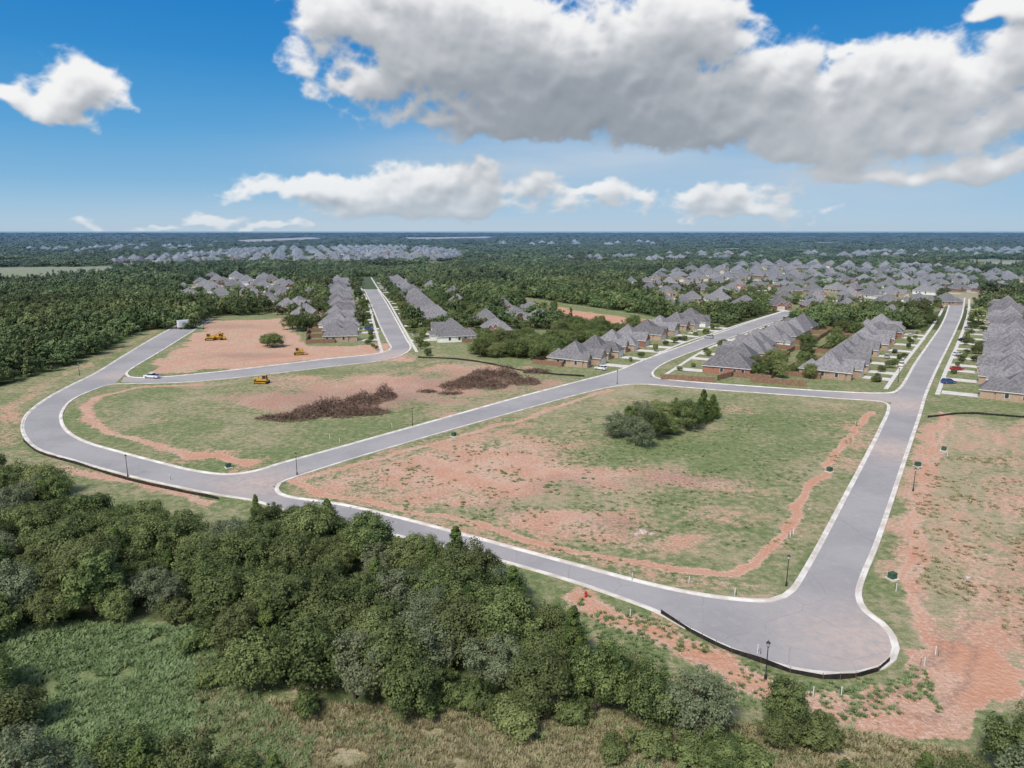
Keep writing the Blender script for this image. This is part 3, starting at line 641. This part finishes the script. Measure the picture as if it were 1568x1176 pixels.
for x,y,h,k in [(15,1130,7,'o'),(-20,1075,6,'o'),(40,1190,6,'s'),(235,1225,7.5,'c'),(200,1205,6.5,'o'),(300,1240,7,'o'),(370,1225,5.5,'o'),(430,1265,6,'c'),(110,1290,7,'s'),(30,1260,8,'s'),(335,1047,3.6,'b'),(300,1000,3.2,'b'),(792,1118,4.2,'b'),(640,1092,3.4,'b'),(1215,1124,7.4,'t'),(1188,1140,4.2,'o'),(1252,1140,4.0,'b'),(1060,1165,4,'b'),(1110,1185,4.5,'o'),(1000,1150,3.4,'b'),(940,1160,2.6,'b'),(1150,1180,4,'b'),(1300,1215,3.4,'b'),(1525,1190,7.5,'t'),(1575,1170,6.5,'o'),(1480,1225,4.5,'o'),(1410,1235,5.5,'c'),(1600,1230,8,'s'),(500,814,6.8,'c'),(565,846,6.8,'c'),(700,884,7.8,'c'),(488,806,5.5,'s'),(450,804,4.6,'o'),(545,835,5.6,'o'),(640,866,5.6,'o'),(395,802,4.5,'c'),(620,876,6,'o'),(660,880,5.6,'o'),(590,852,5.2,'s'),(520,830,5,'o'),(740,900,6,'o'),(770,915,6,'s'),(420,812,5,'o'),(470,815,5,'o'),(740,1100,3,'b'),(880,1105,3,'b'),(470,1090,3,'b'),
  (950,668,7.0,'s'),(973,681,7.8,'s'),(1000,672,7.6,'o'),(1024,664,7.2,'o'),(1050,655,7.6,'o'),(1076,646,8.4,'c'),(1040,640,7.6,'o'),(1012,648,8,'o'),(985,655,7.2,'s'),(1088,640,7,'c'),(962,655,6.2,'o'),(1060,640,7.2,'o'),
  (417,532,8.5,'o'),(410,530,7,'o'),(455,508,10,'o'),(448,504,9,'o'),(470,505,7,'o'),
  (970,505,9,'o'),(1235,530,8,'o'),(1425,495,7,'o'),(1290,507,8,'o')]:
    X_,Y_=G(x,y)
    if k=='o': put('oak_tree',oaks,X_,Y_,h/8.4)
    elif k=='t': put('oak_tree',[oaks[1],oaks[5]],X_,Y_,h/9.6)
    elif k=='s': put('post_oak_tree',sages,X_,Y_,h/8.2)
    elif k=='c': put('cedar_tree',cedars,X_,Y_,h/7.8)
    else: put('shrub',shrubs,X_,Y_,h/3.6)
def hou(lo,hi):
    def f(x,y,px,py):
        if ((HP[:,0]-x)**2+(HP[:,1]-y)**2).min()<10.5**2: return
        for pl in (cA,cF,cE):
            if dline(np.array([x]),np.array([y]),pl)[0]<9: return
        put('oak_tree',oaks,x,y,random.uniform(lo,hi))
    return f
for poly,lo,hi,d in [([(735,548),(850,552),(850,530),(740,528)],.8,1.1,5),([(850,535),(925,530),(930,508),(860,508)],.8,1.15,5),([(1140,580),(1240,580),(1245,558),(1160,552)],.55,.85,7),([(620,545),(700,548),(690,530),(640,530)],.4,.6,14),
   ([(1210,560),(1290,510),(1330,505),(1250,570)],.5,.9,9),([(860,560),(1000,505),(960,500),(820,550)],.5,.9,10),([(620,520),(590,440),(700,460),(740,510)],.5,.95,12),([(470,505),(470,440),(560,430),(560,500)],.5,1.0,10),([(1480,620),(1568,600),(1568,480),(1500,470)],.4,.7,18),([(690,525),(860,515),(850,470),(690,460)],.5,.95,11)]: scatter(poly,d,900,hou(lo,hi))
for pl in (cA,cE,cF):
    for side in (-1,1):
        L=smooth(pl,8.4)
        for i in range(1,len(L)-1):
            t=L[i+1]-L[i-1];t/=np.linalg.norm(t);n=np.array([-t[1],t[0]])*side;p=L[i]+n*random.uniform(9,13)
            if p[1]<560 and random.random()<.8: put('young_street_tree',oaks,p[0],p[1],random.uniform(.25,.42))
def instancer(name,pts,rz,sc,coll_objs):
    col=bpy.data.collections.new(name+'_variants')
    for o in coll_objs: col.objects.link(o)
    me=bpy.data.meshes.new(name);me.vertices.add(len(pts));me.vertices.foreach_set('co',np.asarray(pts,np.float32).ravel())
    a=me.attributes.new('rot','FLOAT_VECTOR','POINT');r=np.zeros((len(pts),3),np.float32);r[:,2]=rz;a.data.foreach_set('vector',r.ravel())
    a=me.attributes.new('scl','FLOAT_VECTOR','POINT');a.data.foreach_set('vector',np.asarray(sc,np.float32).ravel())
    a=me.attributes.new('idx','INT','POINT');a.data.foreach_set('value',rs.randint(0,len(coll_objs),len(pts)).astype(np.int32))
    ob=link(bpy.data.objects.new(name,me))
    ng=bpy.data.node_groups.new(name,'GeometryNodeTree')
    ng.interface.new_socket('Geometry',in_out='INPUT',socket_type='NodeSocketGeometry');ng.interface.new_socket('Geometry',in_out='OUTPUT',socket_type='NodeSocketGeometry')
    gi=ng.nodes.new('NodeGroupInput');go=ng.nodes.new('NodeGroupOutput');ip=ng.nodes.new('GeometryNodeInstanceOnPoints')
    ci=ng.nodes.new('GeometryNodeCollectionInfo');ci.inputs['Collection'].default_value=col;ci.inputs['Separate Children'].default_value=True;ci.inputs['Reset Children'].default_value=True
    ip.inputs['Pick Instance'].default_value=True
    def na(nm,t):
        n=ng.nodes.new('GeometryNodeInputNamedAttribute');n.data_type=t;n.inputs['Name'].default_value=nm;return n.outputs['Attribute']
    e2=ng.nodes.new('FunctionNodeEulerToRotation')
    L=ng.links.new;L(gi.outputs[0],ip.inputs['Points']);L(ci.outputs[0],ip.inputs['Instance']);L(na('idx','INT'),ip.inputs['Instance Index'])
    L(na('rot','FLOAT_VECTOR'),e2.inputs[0]);L(e2.outputs[0],ip.inputs['Rotation']);L(na('scl','FLOAT_VECTOR'),ip.inputs['Scale']);L(ip.outputs[0],go.inputs[0])
    ob.modifiers.new('instances','NODES').node_group=ng
    return ob
fm=[tree('forest_tree_variant',60+s,8.2,6.6+.5*(s%4),36,24,.38,mat='far',rr0=.07,rr1=.19) for s in range(6)]+[tree('forest_tree_variant',80,8.6,5.4,34,22,.36,'cedar','far')]
fo=[bpy.data.objects.new('forest_tree_variant',m) for m in fm]
P3=[];SC=[]
def band(y0,y1,cell,s0,s1,hs=1.0):
    A=[]
    y=y0
    while y<y1:
        w=.86*y+80;xx=np.arange(-w,w,cell);A.append(np.stack([xx,np.full(xx.shape,y)],1));y+=cell
    A=np.concatenate(A);A+=rs.uniform(-.6,.6,A.shape)*cell
    ok=isforest(A[:,0],A[:,1])&(dhouse(A[:,0],A[:,1])>12.5)
    for pl in (cA,cF,cE): ok&=dline(A[:,0],A[:,1],pl)>13
    ok&=(fbm(A[:,0]*.03,A[:,1]*.03,2)<.76)
    A=A[ok];s=rs.uniform(s0,s1,len(A))*(.72+.56*fbm(A[:,0]*.02+9,A[:,1]*.02,3))
    P3.append(np.concatenate([A,np.zeros((len(A),1))],1));SC.append(np.stack([s,s,s*hs*rs.uniform(.7,1.3,len(A))],1))
band(180,520,5.0,.6,1.3,.95);band(520,1000,6.2,.75,1.5,.85);band(1000,2300,10.5,1.2,2.2,.48);band(2300,5200,27,2.8,5.2,.22);band(5200,14000,80,8,14,.09)
P3=np.concatenate(P3);SC=np.concatenate(SC);print('FOREST',len(P3),'HOUSES',len(houses))
instancer('forest',P3,rs.uniform(0,6.28,len(P3)),SC,fo)
A=[];
for poly,n in ((SUBR,4200),(SUBL,500),(SUBF,3600),(SUBG,2000),(SUBH,4500),(SUBI,4500),(SUBJ,6000)):
    pts=GL(poly);x0,x1=min(p[0] for p in pts),max(p[0] for p in pts);y0,y1=min(p[1] for p in pts),max(p[1] for p in pts)
    a=np.stack([rs.uniform(x0,x1,n),rs.uniform(y0,y1,n)],1);q1,q2=proj(a[:,0],a[:,1]);A.append(a[inpoly(q1,q2,poly)&(vnoise(a[:,0]*.011,a[:,1]*.011)>.35)])
A=np.concatenate(A);A=A[dhouse(A[:,0],A[:,1])>11];s=rs.uniform(.4,.95,len(A));s2=s*(1+np.maximum(A[:,1]-1000,0)/1800)
instancer('garden_trees',np.concatenate([A,np.zeros((len(A),1))],1),rs.uniform(0,6.28,len(A)),np.stack([s2,s2,s],1),[bpy.data.objects.new('garden_tree_variant',m) for m in fm])
def tuft(name,seed,mat,n,w,h,bw):
    r=np.random.RandomState(seed);Q=[]
    for i in range(n):
        a=r.uniform(0,6.28);b=np.array([r.normal(0,w*.3),r.normal(0,w*.3),0]);d=np.array([math.cos(a),math.sin(a),0]);p=np.array([-d[1],d[0],0])*bw
        hh=h*r.uniform(.5,1.1);m=b+d*w*.25+np.array([0,0,hh*.65]);t=b+d*w*r.uniform(.4,.8)+np.array([0,0,hh])
        Q.append([b-p,b+p,m+p*.9,m-p*.9]);Q.append([m-p*.9,m+p*.9,t+p*.3,t-p*.3])
    return quadmesh(name,np.array(Q),[0]*len(Q),[mat])
def field(name,poly,n,mat,w,h,bw,thr=.36,nb=26,excl=()):
    pts=GL(poly);x0,x1=min(p[0] for p in pts),max(p[0] for p in pts);y0,y1=min(p[1] for p in pts),max(p[1] for p in pts)
    a=np.stack([rs.uniform(x0,x1,n),rs.uniform(y0,y1,n)],1);q1,q2=proj(a[:,0],a[:,1]);ok=inpoly(q1,q2,poly)&(fbm(a[:,0]*.25,a[:,1]*.25)>thr)
    for e in excl: ok&=~inpoly(q1,q2,e)
    a=a[ok];s=rs.uniform(.6,1.5,len(a))*(.6+.8*fbm(a[:,0]*.15,a[:,1]*.15))
    instancer(name,np.concatenate([a,np.zeros((len(a),1))],1),rs.uniform(0,6.28,len(a)),np.stack([s,s,s],1),[bpy.data.objects.new(name+'_clump',tuft(name,k,mat,nb,w,h,bw)) for k in range(3)])
field('weeds',[(-60,975),(90,955),(300,965),(395,1080),(480,1130),(440,1300),(-60,1300)],18000,'weed',.6,.4,.07,.3)
field('dry_grass',[(300,1000),(400,1078),(880,1085),(1100,1110),(1300,1120),(1500,1160),(1500,1300),(300,1300)],26000,'straw',.45,.4,.035,.28)
field('dry_grass',[(400,1078),(880,1085),(1100,1110),(1300,1120),(1500,1160),(1500,1300),(420,1300)],2500,'weed',.5,.4,.05,.55)
field('verge_grass',[(880,900),(1010,950),(1100,1000),(1230,1045),(1380,1035),(1420,1000),(1400,960),(1440,1090),(1250,1110),(1050,1060),(900,1010)],2600,'weed',.35,.22,.03,.45)
field('lot_grass',[(480,765),(620,700),(900,640),(1320,640),(1200,890),(1120,905),(800,835)],6500,'weed',.45,.2,.04,.54,14)
field('lot_grass',[(1400,700),(1560,700),(1620,1000),(1480,1000),(1400,900)],4000,'straw',.45,.25,.04,.5,14)
# ---------------------------------------------------------------- brush piles
def brush(nm,mounds,n,seed):
    r=np.random.RandomState(seed);Q=[];tot=sum(q[2]*q[3] for q in mounds)
    for (px,py,rx,ry,h) in mounds:
        cx,cy=G(px,py)
        for i in range(int(n*rx*ry/tot)):
            a=r.uniform(0,6.28);q=r.uniform(0,1)**.6;c=np.array([cx+math.cos(a)*q*rx,cy+math.sin(a)*q*ry]);z=h*(1-q**2)*r.uniform(.2,1.15)*(.4+1.2*vnoise(np.array([c[0]*.5]),np.array([c[1]*.5]))[0])
            d=r.normal(0,1,3);d[2]*=.8;d/=np.linalg.norm(d);l=r.uniform(.5,2.6);p=np.array([c[0],c[1],z]);Q.append(limb(p-d*l/2,p+d*l/2,r.uniform(.03,.11),.02,3))
    V=np.concatenate(Q);V[...,2]=np.abs(V[...,2]);link(bpy.data.objects.new(nm,quadmesh(nm,V,[0]*len(V),['twig'])))
brush('brush_pile',[(450,641,6,4,1.4),(478,634,6,6,2.6),(508,629,5,7,3.4),(530,634,5,5,1.8),(552,618,6,6,2.9),(587,609,4,6,3.2),(560,632,7,4,1.3),(420,641,5,3,.9)],5600,3)
brush('brush_pile',[(700,592,6,6,2.0),(728,586,7,7,3.2),(750,592,6,5,2.0),(772,578,6,7,3.3),(802,586,6,5,1.8),(745,574,6,5,2.2),(822,570,5,4,1.2)],5200,4)
brush('brush_pile',[(655,600,3,2,.6),(690,603,4,2,.7)],400,5)
# ---------------------------------------------------------------- street furniture
def lampmesh():
    b=B();b.cyl((0,0,0),(0,0,.5),.17,.13,'black',10);b.cyl((0,0,.5),(0,0,.62),.15,.08,'black',10);b.cyl((0,0,.6),(0,0,4.1),.07,.05,'black',8)
    b.cyl((0,0,4.1),(0,0,4.18),.14,.16,'black',8);b.cyl((0,0,4.18),(0,0,4.6),.12,.2,'lamp',8);b.cyl((0,0,4.6),(0,0,4.82),.26,.06,'black',8);b.cyl((0,0,4.82),(0,0,5.0),.035,.01,'black',6)
    for t in range(4):
        a=t*math.pi/2;b.cyl((.13*math.cos(a),.13*math.sin(a),4.18),(.21*math.cos(a),.21*math.sin(a),4.6),.015,.015,'black',4)
    return b.mesh('street_lamp')
lm=lampmesh()
def place(nm,me,px,py,rz=0,s=1,z=0):
    o=link(bpy.data.objects.new(nm,me));x,y=G(px,py);o.location=(x,y,z);o.rotation_euler[2]=rz;o.scale=(s,s,s);return o
for p in [(1172,1040),(1204,897),(196,730),(455,727),(632,652),(1398,752),(122,575),(945,588),(1375,585),(640,535),(312,505)]: place('street_lamp',lm,*p)
b=B();b.box(-.7,.7,-.7,.7,0,.12,'conc');b.frus((-.5,.5,-.45,.45),(-.5,.5,-.4,.4),.121,.9,'green');b.box(-.52,.52,-.47,.42,.901,.95,'green');b.box(-.01,.01,-.47,-.455,.2,.8,'black');ub=b.mesh('utility_box')
for p in [(1366,886),(1405,714),(695,668),(1445,690),(350,716),(1270,722)]: place('utility_box',ub,*p,rz=random.random())
b=B();b.cyl((0,0,0),(0,0,.08),.2,.2,'red',10);b.cyl((0,0,.08),(0,0,.6),.12,.12,'red',10);b.cyl((0,0,.6),(0,0,.68),.16,.15,'red',10);b.cyl((0,0,.68),(0,0,.84),.14,.04,'red',10);b.cyl((-.24,0,.45),(.24,0,.45),.06,.06,'red',8);b.cyl((0,-.22,.42),(0,0,.42),.08,.08,'red',8)
hy=b.mesh('fire_hydrant')
for p in [(897,914)]: place('fire_hydrant',hy,*p,s=1.1)
b=B();b.cyl((0,0,0),(0,0,1.1),.06,.06,'pvc',8);b.cyl((0,0,1.1),(0,0,1.16),.075,.06,'pvc',8);b.cyl((.35,.1,0),(.35,.1,.8),.03,.03,'green',6);pv=b.mesh('utility_marker')
for p in [(1288,1066),(1432,1003),(1415,1020),(1055,893),(1245,1066),(1125,912),(1372,905),(1215,818),(968,888),(1160,1000),(505,672),(600,655),(520,678),(1450,700),(1210,822),(965,945),(260,735),(1310,650)]: place('utility_marker_post',pv,*p,rz=random.random()*6)
def fence(nm,pts,h,mat,step,post,jit=0.0):
    L=smooth(GL(pts),step);b=B();zl=h
    for i in range(len(L)-1):
        z1=h*(1-random.random()*jit);b.panel(L[i],L[i+1],zl,z1,mat);zl=z1;a=L[i]
        b.box(a[0]-post,a[0]+post,a[1]-post,a[1]+post,0,h*1.08,'wood')
    b.obj(nm)
fence('silt_fence',[(1012,941),(1040,958),(1075,978),(1120,999),(1165,1015),(1210,1030),(1260,1040),(1310,1038),(1345,1028),(1362,1014)],.75,'silt',1.8,.025,.35)
fence('silt_fence',[(36,676),(60,694),(120,712),(195,735),(260,750),(335,765)],.7,'silt',1.8,.025,.3)
fence('silt_fence',[(640,548),(690,550),(740,556),(800,568),(850,574),(895,577)],.7,'silt',3,.03,.3)
fence('silt_fence',[(1420,640),(1480,634),(1568,640),(1640,645)],.7,'silt',2,.03,.3)
for pts in ([(1012,581),(1060,584),(1095,586)],[(1098,583),(1130,574),(1150,566)],[(1150,585),(1235,592)],[(1395,500),(1300,490)],[(300,470),(370,478)]):
    fence('wood_fence',pts,1.85,'wood',2.4,.06)
def rock(seed):
    r=np.random.RandomState(seed);bm=bmesh.new();bmesh.ops.create_icosphere(bm,subdivisions=2,radius=1)
    for v in bm.verts: v.co=Vector((v.co.x*1.4,v.co.y,v.co.z*.5))*(1+r.uniform(-.22,.22))
    me=bpy.data.meshes.new('boulder');bm.to_mesh(me);bm.free();me.materials.append(M['stone']);return me
rk=[rock(1),rock(2)]
for x,y,s in [(985,815,.8),(975,818,.5),(999,818,.4),(1482,885,.4),(1240,780,.35),(640,880,.5)]: place('boulder',rk[int(x)%2],x,y,random.random()*3,s,.05)
# ---------------------------------------------------------------- vehicles
def wheels(b,xs_,w,r=.34):
    for x in xs_:
        for s in (-1,1): b.cyl((x,s*(w-.22),r),(x,s*w,r),r,r,'tyre',14);b.cyl((x,s*w,r),(x,s*(w+.012),r),r*.55,r*.5,'p_silver',10)
def car(paint,suv=False):
    b=B();h=.15 if suv else 0
    b.prism([(-2.3,.32),(2.25,.32),(2.32,.55),(2.25,.78),(1.15,.92+h),(-1.9,.95+h),(-2.28,.85+h)],-.88,.88,paint)
    rear=-2.1 if suv else -1.65;tr=-1.85 if suv else -1.1
    b.frus((rear,1.2,-.84,.84),(tr,.45,-.66,.66),.955+h,1.40+h*1.6,'glass');b.frus((tr-.04,.49,-.68,.68),(tr+.05,.4,-.62,.62),1.403+h*1.6,1.46+h*1.6,paint)
    for x in (-.35,rear+.5): b.frus((x-.05,x+.05,-.85,.85),(x-.04,x+.04,-.675,.675),.956+h,1.402+h*1.6,paint)
    wheels(b,(-1.4,1.42),.9);
    for s in (-1,1): b.box(2.26,2.335,s*.6-.16,s*.6+.16,.6,.72,'lamp');b.box(-2.32,-2.27,s*.6-.15,s*.6+.15,.66,.8,'red');b.box(.7,.85,s*.95-.08,s*.95+.08,.95+h,1.06+h,paint)
    return b.mesh('car')
cars=[car(k,i%2==0) for i,k in enumerate(('p_white','p_black','p_silver','p_red','p_blue','p_white','p_silver','p_black'))]
def pickup():
    b=B();b.prism([(-2.8,.42),(2.7,.42),(2.8,.7),(2.7,1.0),(1.5,1.12),(-2.8,1.12)],-.95,.95,'p_white');b.frus((-.9,1.5,-.9,.9),(-.7,.75,-.75,.75),1.121,1.75,'glass');b.frus((-.75,.8,-.77,.77),(-.65,.7,-.7,.7),1.753,1.82,'p_white')
    b.box(-2.7,-1.0,-.8,.8,1.122,1.14,'tyre')
    for s in (-1,1): b.box(-2.8,-.95,s*.88-.07,s*.88+.07,1.123,1.3,'p_blue')
    wheels(b,(-1.75,1.8),.97,.4);return b.mesh('pickup_truck')
place('pickup_truck',pickup(),233,579,2.9,1.0,.04)
b=B();b.box(-3.6,1.6,-1.15,1.15,.75,3.3,'p_white');b.prism([(1.65,.5),(3.4,.5),(3.45,1.3),(3.0,1.55),(2.5,2.5),(1.65,2.55)],-1.05,1.05,'p_white');b.prism([(2.56,2.42),(3.02,1.6),(3.05,1.62),(2.6,2.45)],-.95,.95,'glass')
b.box(1.9,2.4,-1.06,1.06,1.6,2.3,'glass');b.box(-3.6,3.2,-.5,.5,.4,.49,'black');wheels(b,(-2.2,2.5),1.1,.45);place('box_truck',b.mesh('box_truck'),288,503,.7,1.35,.04)
def dozer(blade=True):
    b=B()
    for s in (-1,1):
        b.prism([(-1.7,.15),(-1.3,0),(1.3,0),(1.7,.2),(1.75,.6),(1.4,.9),(-1.4,.9),(-1.75,.6)],s*1.0-.25,s*1.0+.25,'tyre');b.box(-1.2,1.2,s*1.27-.01,s*1.27+.02,.3,.6,'yellow')
    b.box(-1.5,1.7,-.72,.72,.5,.998,'yellow');b.prism([(.1,1.0),(1.8,1.0),(1.8,1.65),(.1,1.85)],-.6,.6,'yellow');b.box(-1.3,.05,-.72,.72,1.002,1.5,'yellow')
    b.box(-1.1,-.05,-.65,.65,1.502,2.5,'glass');b.box(-1.25,.1,-.78,.78,2.502,2.62,'yellow')
    for x in (-1.12,-.03):
        for y in (-.66,.66): b.box(x-.05,x+.05,y-.05,y+.05,1.503,2.499,'yellow')
    b.cyl((1.2,.3,1.6),(1.2,.3,2.3),.06,.06,'black',8)
    if blade:
        b.prism([(2.3,.05),(2.45,.1),(2.3,.6),(2.5,1.15),(2.4,1.2),(2.15,.6)],-1.6,1.6,'yellow')
        for s in (-1,1): b.box(.5,2.3,s*1.32-.08,s*1.32+.08,.35,.55,'yellow')
    else:
        b.cyl((1.4,-.9,1.2),(3.6,-.9,3.6),.22,.16,'yellow',6);b.cyl((3.6,-.9,3.6),(5.2,-.9,1.6),.17,.12,'yellow',6);b.prism([(4.9,.7),(5.6,.6),(5.8,1.2),(5.3,1.7),(5.0,1.6)],-1.3,-.5,'yellow')
    return b.mesh('bulldozer' if blade else 'excavator')
dz=dozer();ex=dozer(False)
place('bulldozer',dz,403,587,3.1,1.1);place('bulldozer',dz,458,543,.3,1.15);place('excavator',ex,322,521,.2,1.2);place('bulldozer',dz,337,520,2.8,1.2)
for i,(x,y,a) in enumerate([(920,566,2.4),(1345,583,1.0),(1358,548,1),(1465,567,.2),(1452,587,.1),(1466,544,.2),(1085,518,2.5),(1042,520,2.3),(1062,512,2.3),(1370,540,1),(1483,505,.2),(1440,470,1),(565,505,.1),(560,497,.2),(650,500,3),(640,508,3),(1380,560,1),(1475,522,.2),(1395,512,.9)]):
    place('parked_car',cars[i%8],x,y,a,1.0,.03)
# ---------------------------------------------------------------- light, world, sky with clouds
sel=math.radians(52);az=math.radians(212)
sd=Vector((math.sin(az)*math.cos(sel),math.cos(az)*math.cos(sel),math.sin(sel)))
L=bpy.data.lights.new('sun','SUN');L.energy=3.35;L.angle=math.radians(10);L.color=(1,.955,.895)
so=link(bpy.data.objects.new('sun',L));so.rotation_euler=sd.to_track_quat('Z','Y').to_euler()
w=bpy.data.worlds.new('World');scene.world=w;w.use_nodes=True;nt=w.node_tree;bg=nt.nodes['Background'];bg.inputs[1].default_value=.15
sk=N(nt,'ShaderNodeTexSky',sky_type='NISHITA');sk.sun_disc=False;sk.sun_elevation=sel;sk.sun_rotation=az;sk.altitude=300;sk.dust_density=2.0;sk.air_density=1.0;sk.ozone_density=1.0
nt.links.new(sk.outputs[0],bg.inputs[0])
def ang(px,py):
    u=px-784;v=588-py;Yv=F*cp+v*sp;Z=-F*sp+v*cp;return math.atan2(u,Yv),math.atan2(Z,math.hypot(u,Yv))
blobs=[(600,35,135,65,1),(680,100,130,64,.95),(560,135,95,38,.85),(500,95,60,30,.6),(780,50,185,85,1.15),(880,110,220,92,1.25),(890,175,240,52,1.15),(1040,50,105,66,1),(1090,185,180,66,1.15),(1230,200,150,62,1),(1180,135,85,50,.95),(1320,220,130,46,.95),(1430,135,140,62,1.1),(1520,190,140,48,1),(1440,210,130,40,.9),(1340,115,70,28,.6),(1330,262,110,20,.7),(1560,110,100,56,1.1),(1555,12,60,24,.8),(1300,75,30,12,.5),(650,185,100,28,.7),(120,145,72,42,1.0),(95,165,60,28,.7),(2,150,24,18,.8),(190,165,38,18,.5),
 (480,293,130,22,.9),(600,300,110,26,.85),(690,275,90,34,1),(760,290,85,30,.9),(690,318,170,20,.8),(1110,305,100,26,1),(1080,290,40,18,.7),(1160,324,80,16,.9),(1500,258,100,24,1),(325,336,70,14,1),(390,346,90,8,.8),(230,346,60,7,.7),(920,292,70,12,.5),
 (-250,120,160,60,.9),(-330,300,150,30,.8),(1850,150,200,80,1),(1900,300,150,30,.7),(300,-140,200,60,.9),(1200,-160,300,80,1)]
da=math.radians(.08);azs=np.arange(-math.radians(75),math.radians(75),da);els=np.concatenate([[-.03,-.01,-.004],np.arange(0,math.radians(30),math.radians(.065))])
AZ,EL=np.meshgrid(azs,els)
w1=fbm(AZ*22+5,EL*30+5,4)-.5;w2=fbm(AZ*22+90,EL*30+60,4)-.5
AW=AZ+w1*.065;EW=EL+w2*.036
base=np.full(AZ.shape,-.9)
for bx,by,rx,ry,k in blobs:
    a0,e0=ang(bx,by);a1,_=ang(bx+rx,by);_,e1=ang(bx,by-ry)
    dx_=(AW-a0)/(a1-a0);dy_=(EW-e0)/(e1-e0);dy_=np.where(dy_<0,dy_*1.35,dy_)
    v_=k*(1-np.sqrt(dx_**2+dy_**2)/1.12);mxx=np.maximum(base,v_);base=mxx+.10*np.exp(-np.abs(base-v_)/.10)
base=np.maximum(base,-.9)
comp=1+1.2*np.exp(-EL/.06)
bil=fbm(AZ*13,EL*19*comp,7,.52,True);fine=fbm(AZ*50+7,EL*60*comp+3,6,.55)
D=base+(bil-.53)*1.5+(fine-.5)*.4
def ss(x,a,b):
    t=np.clip((x-a)/(b-a),0,1);return t*t*(3-2*t)
Al=ss(D,-.10,.36)
dens=ss(D,-.05,.7)
def E(cx,cy,rx,ry):
    a0,e0=ang(cx,cy);a1,_=ang(cx+rx,cy);_,e1=ang(cx,cy-ry);return np.exp(-((AZ-a0)/(a1-a0))**2-((EL-e0)/(e1-e0))**2)
tau=np.zeros_like(D);acc=np.zeros(D.shape[1])
for j in range(D.shape[0]-1,-1,-1):
    acc=acc*.980;tau[j]=acc;acc=acc+dens[j]*.018
    acc=np.roll(acc,1)*.12+acc*.88
Ec=E(870,175,280,80)
tk=2.2+3.0*Ec
Dsm=base*.6+(bil-.5)*1.5+(fine-.5)*.35
def blur(a,n):
    for _ in range(n): a=(a+np.roll(a,1,0)+np.roll(a,-1,0)+np.roll(a,1,1)+np.roll(a,-1,1))/5
    return a
Dsm=blur(Dsm,3)
loc=Dsm-np.roll(np.roll(Dsm,-8,0),3,1);loc2=Dsm-np.roll(Dsm,-18,0)
soft=1-.6*ss(tau,.2,.7)
bright=.34-.12*Ec+.70*np.exp(-tau*tk)+soft*(.42*np.clip(loc,-.5,.5)+.26*np.clip(loc2,-.6,.6))
bright=np.clip(bright,0,1)
cols=np.array([[.22,.245,.285],[.32,.35,.39],[.55,.57,.60],[.83,.83,.84],[.92,.915,.91]]);xs_=[0,.28,.55,.82,1]
C=np.stack([np.interp(bright,xs_,cols[:,i]) for i in range(3)],-1)
ed=np.degrees(EL);kx=[-2,0,.6,1.6,3.5,7,12,18,30]
sk_=np.array([[.42,.555,.67],[.43,.57,.69],[.41,.57,.715],[.34,.545,.735],[.215,.46,.71],[.10,.36,.675],[.03,.255,.605],[.005,.18,.54],[.003,.12,.45]])
SK=np.stack([np.interp(ed,kx,sk_[:,i]) for i in range(3)],-1)
veil=.6*E(850,245,320,50)+.5*E(1330,275,340,55)+.3*np.exp(-((AZ-ang(650,330)[0])/.4)**2-(EL/.04)**2)
veil=np.clip(veil*(.5+fbm(AZ*6,EL*40,5)),0,.85)[...,None]
SK=SK*(1-veil)+np.array([.60,.66,.73])*veil
hz_=(.55*np.exp(-np.maximum(ed,0)/2.2))[...,None]
C=C*(1-hz_*.55)+SK*hz_*.55
A_=(Al*(1-.35*np.exp(-np.maximum(ed,0)/1.6)))[...,None]
OUT=SK*(1-A_)+C*A_
fade=np.clip((math.radians(75)-np.abs(AZ))/math.radians(12),0,1)*np.clip((math.radians(30)-EL)/math.radians(7),0,1)
alpha=fade*.97
R=90000.0
co=np.stack([R*np.cos(EL)*np.sin(AZ),R*np.cos(EL)*np.cos(AZ),R*np.sin(EL)+50],-1).reshape(-1,3)
me=bpy.data.meshes.new('sky');gridmesh(me,AZ.shape[1],AZ.shape[0],co)
at=me.color_attributes.new('sky','FLOAT_COLOR','POINT');at.data.foreach_set('color',np.concatenate([OUT,alpha[...,None]],-1).astype(np.float32).ravel())
m=bpy.data.materials.new('sky_air_and_cloud');m.use_nodes=True;nt=m.node_tree;nt.nodes.clear()
at_=N(nt,'ShaderNodeAttribute',attribute_name='sky');em=N(nt,'ShaderNodeEmission');tp=N(nt,'ShaderNodeBsdfTransparent');ms=N(nt,'ShaderNodeMixShader');ou=N(nt,'ShaderNodeOutputMaterial')
nt.links.new(at_.outputs['Color'],em.inputs[0]);nt.links.new(at_.outputs['Alpha'],ms.inputs[0]);nt.links.new(tp.outputs[0],ms.inputs[1]);nt.links.new(em.outputs[0],ms.inputs[2]);nt.links.new(ms.outputs[0],ou.inputs[0])
try: m.cycles.emission_sampling='NONE'
except Exception as ex_: print(ex_)
me.materials.append(m);link(bpy.data.objects.new('sky',me))
cam=bpy.data.cameras.new('camera');co_=link(bpy.data.objects.new('camera',cam));co_.location=(0,0,H);co_.rotation_euler=(math.pi/2-P,0,0)
cam.sensor_width=36;cam.lens=36*F/1568;cam.clip_end=200000;cam.clip_start=.5
scene.camera=co_
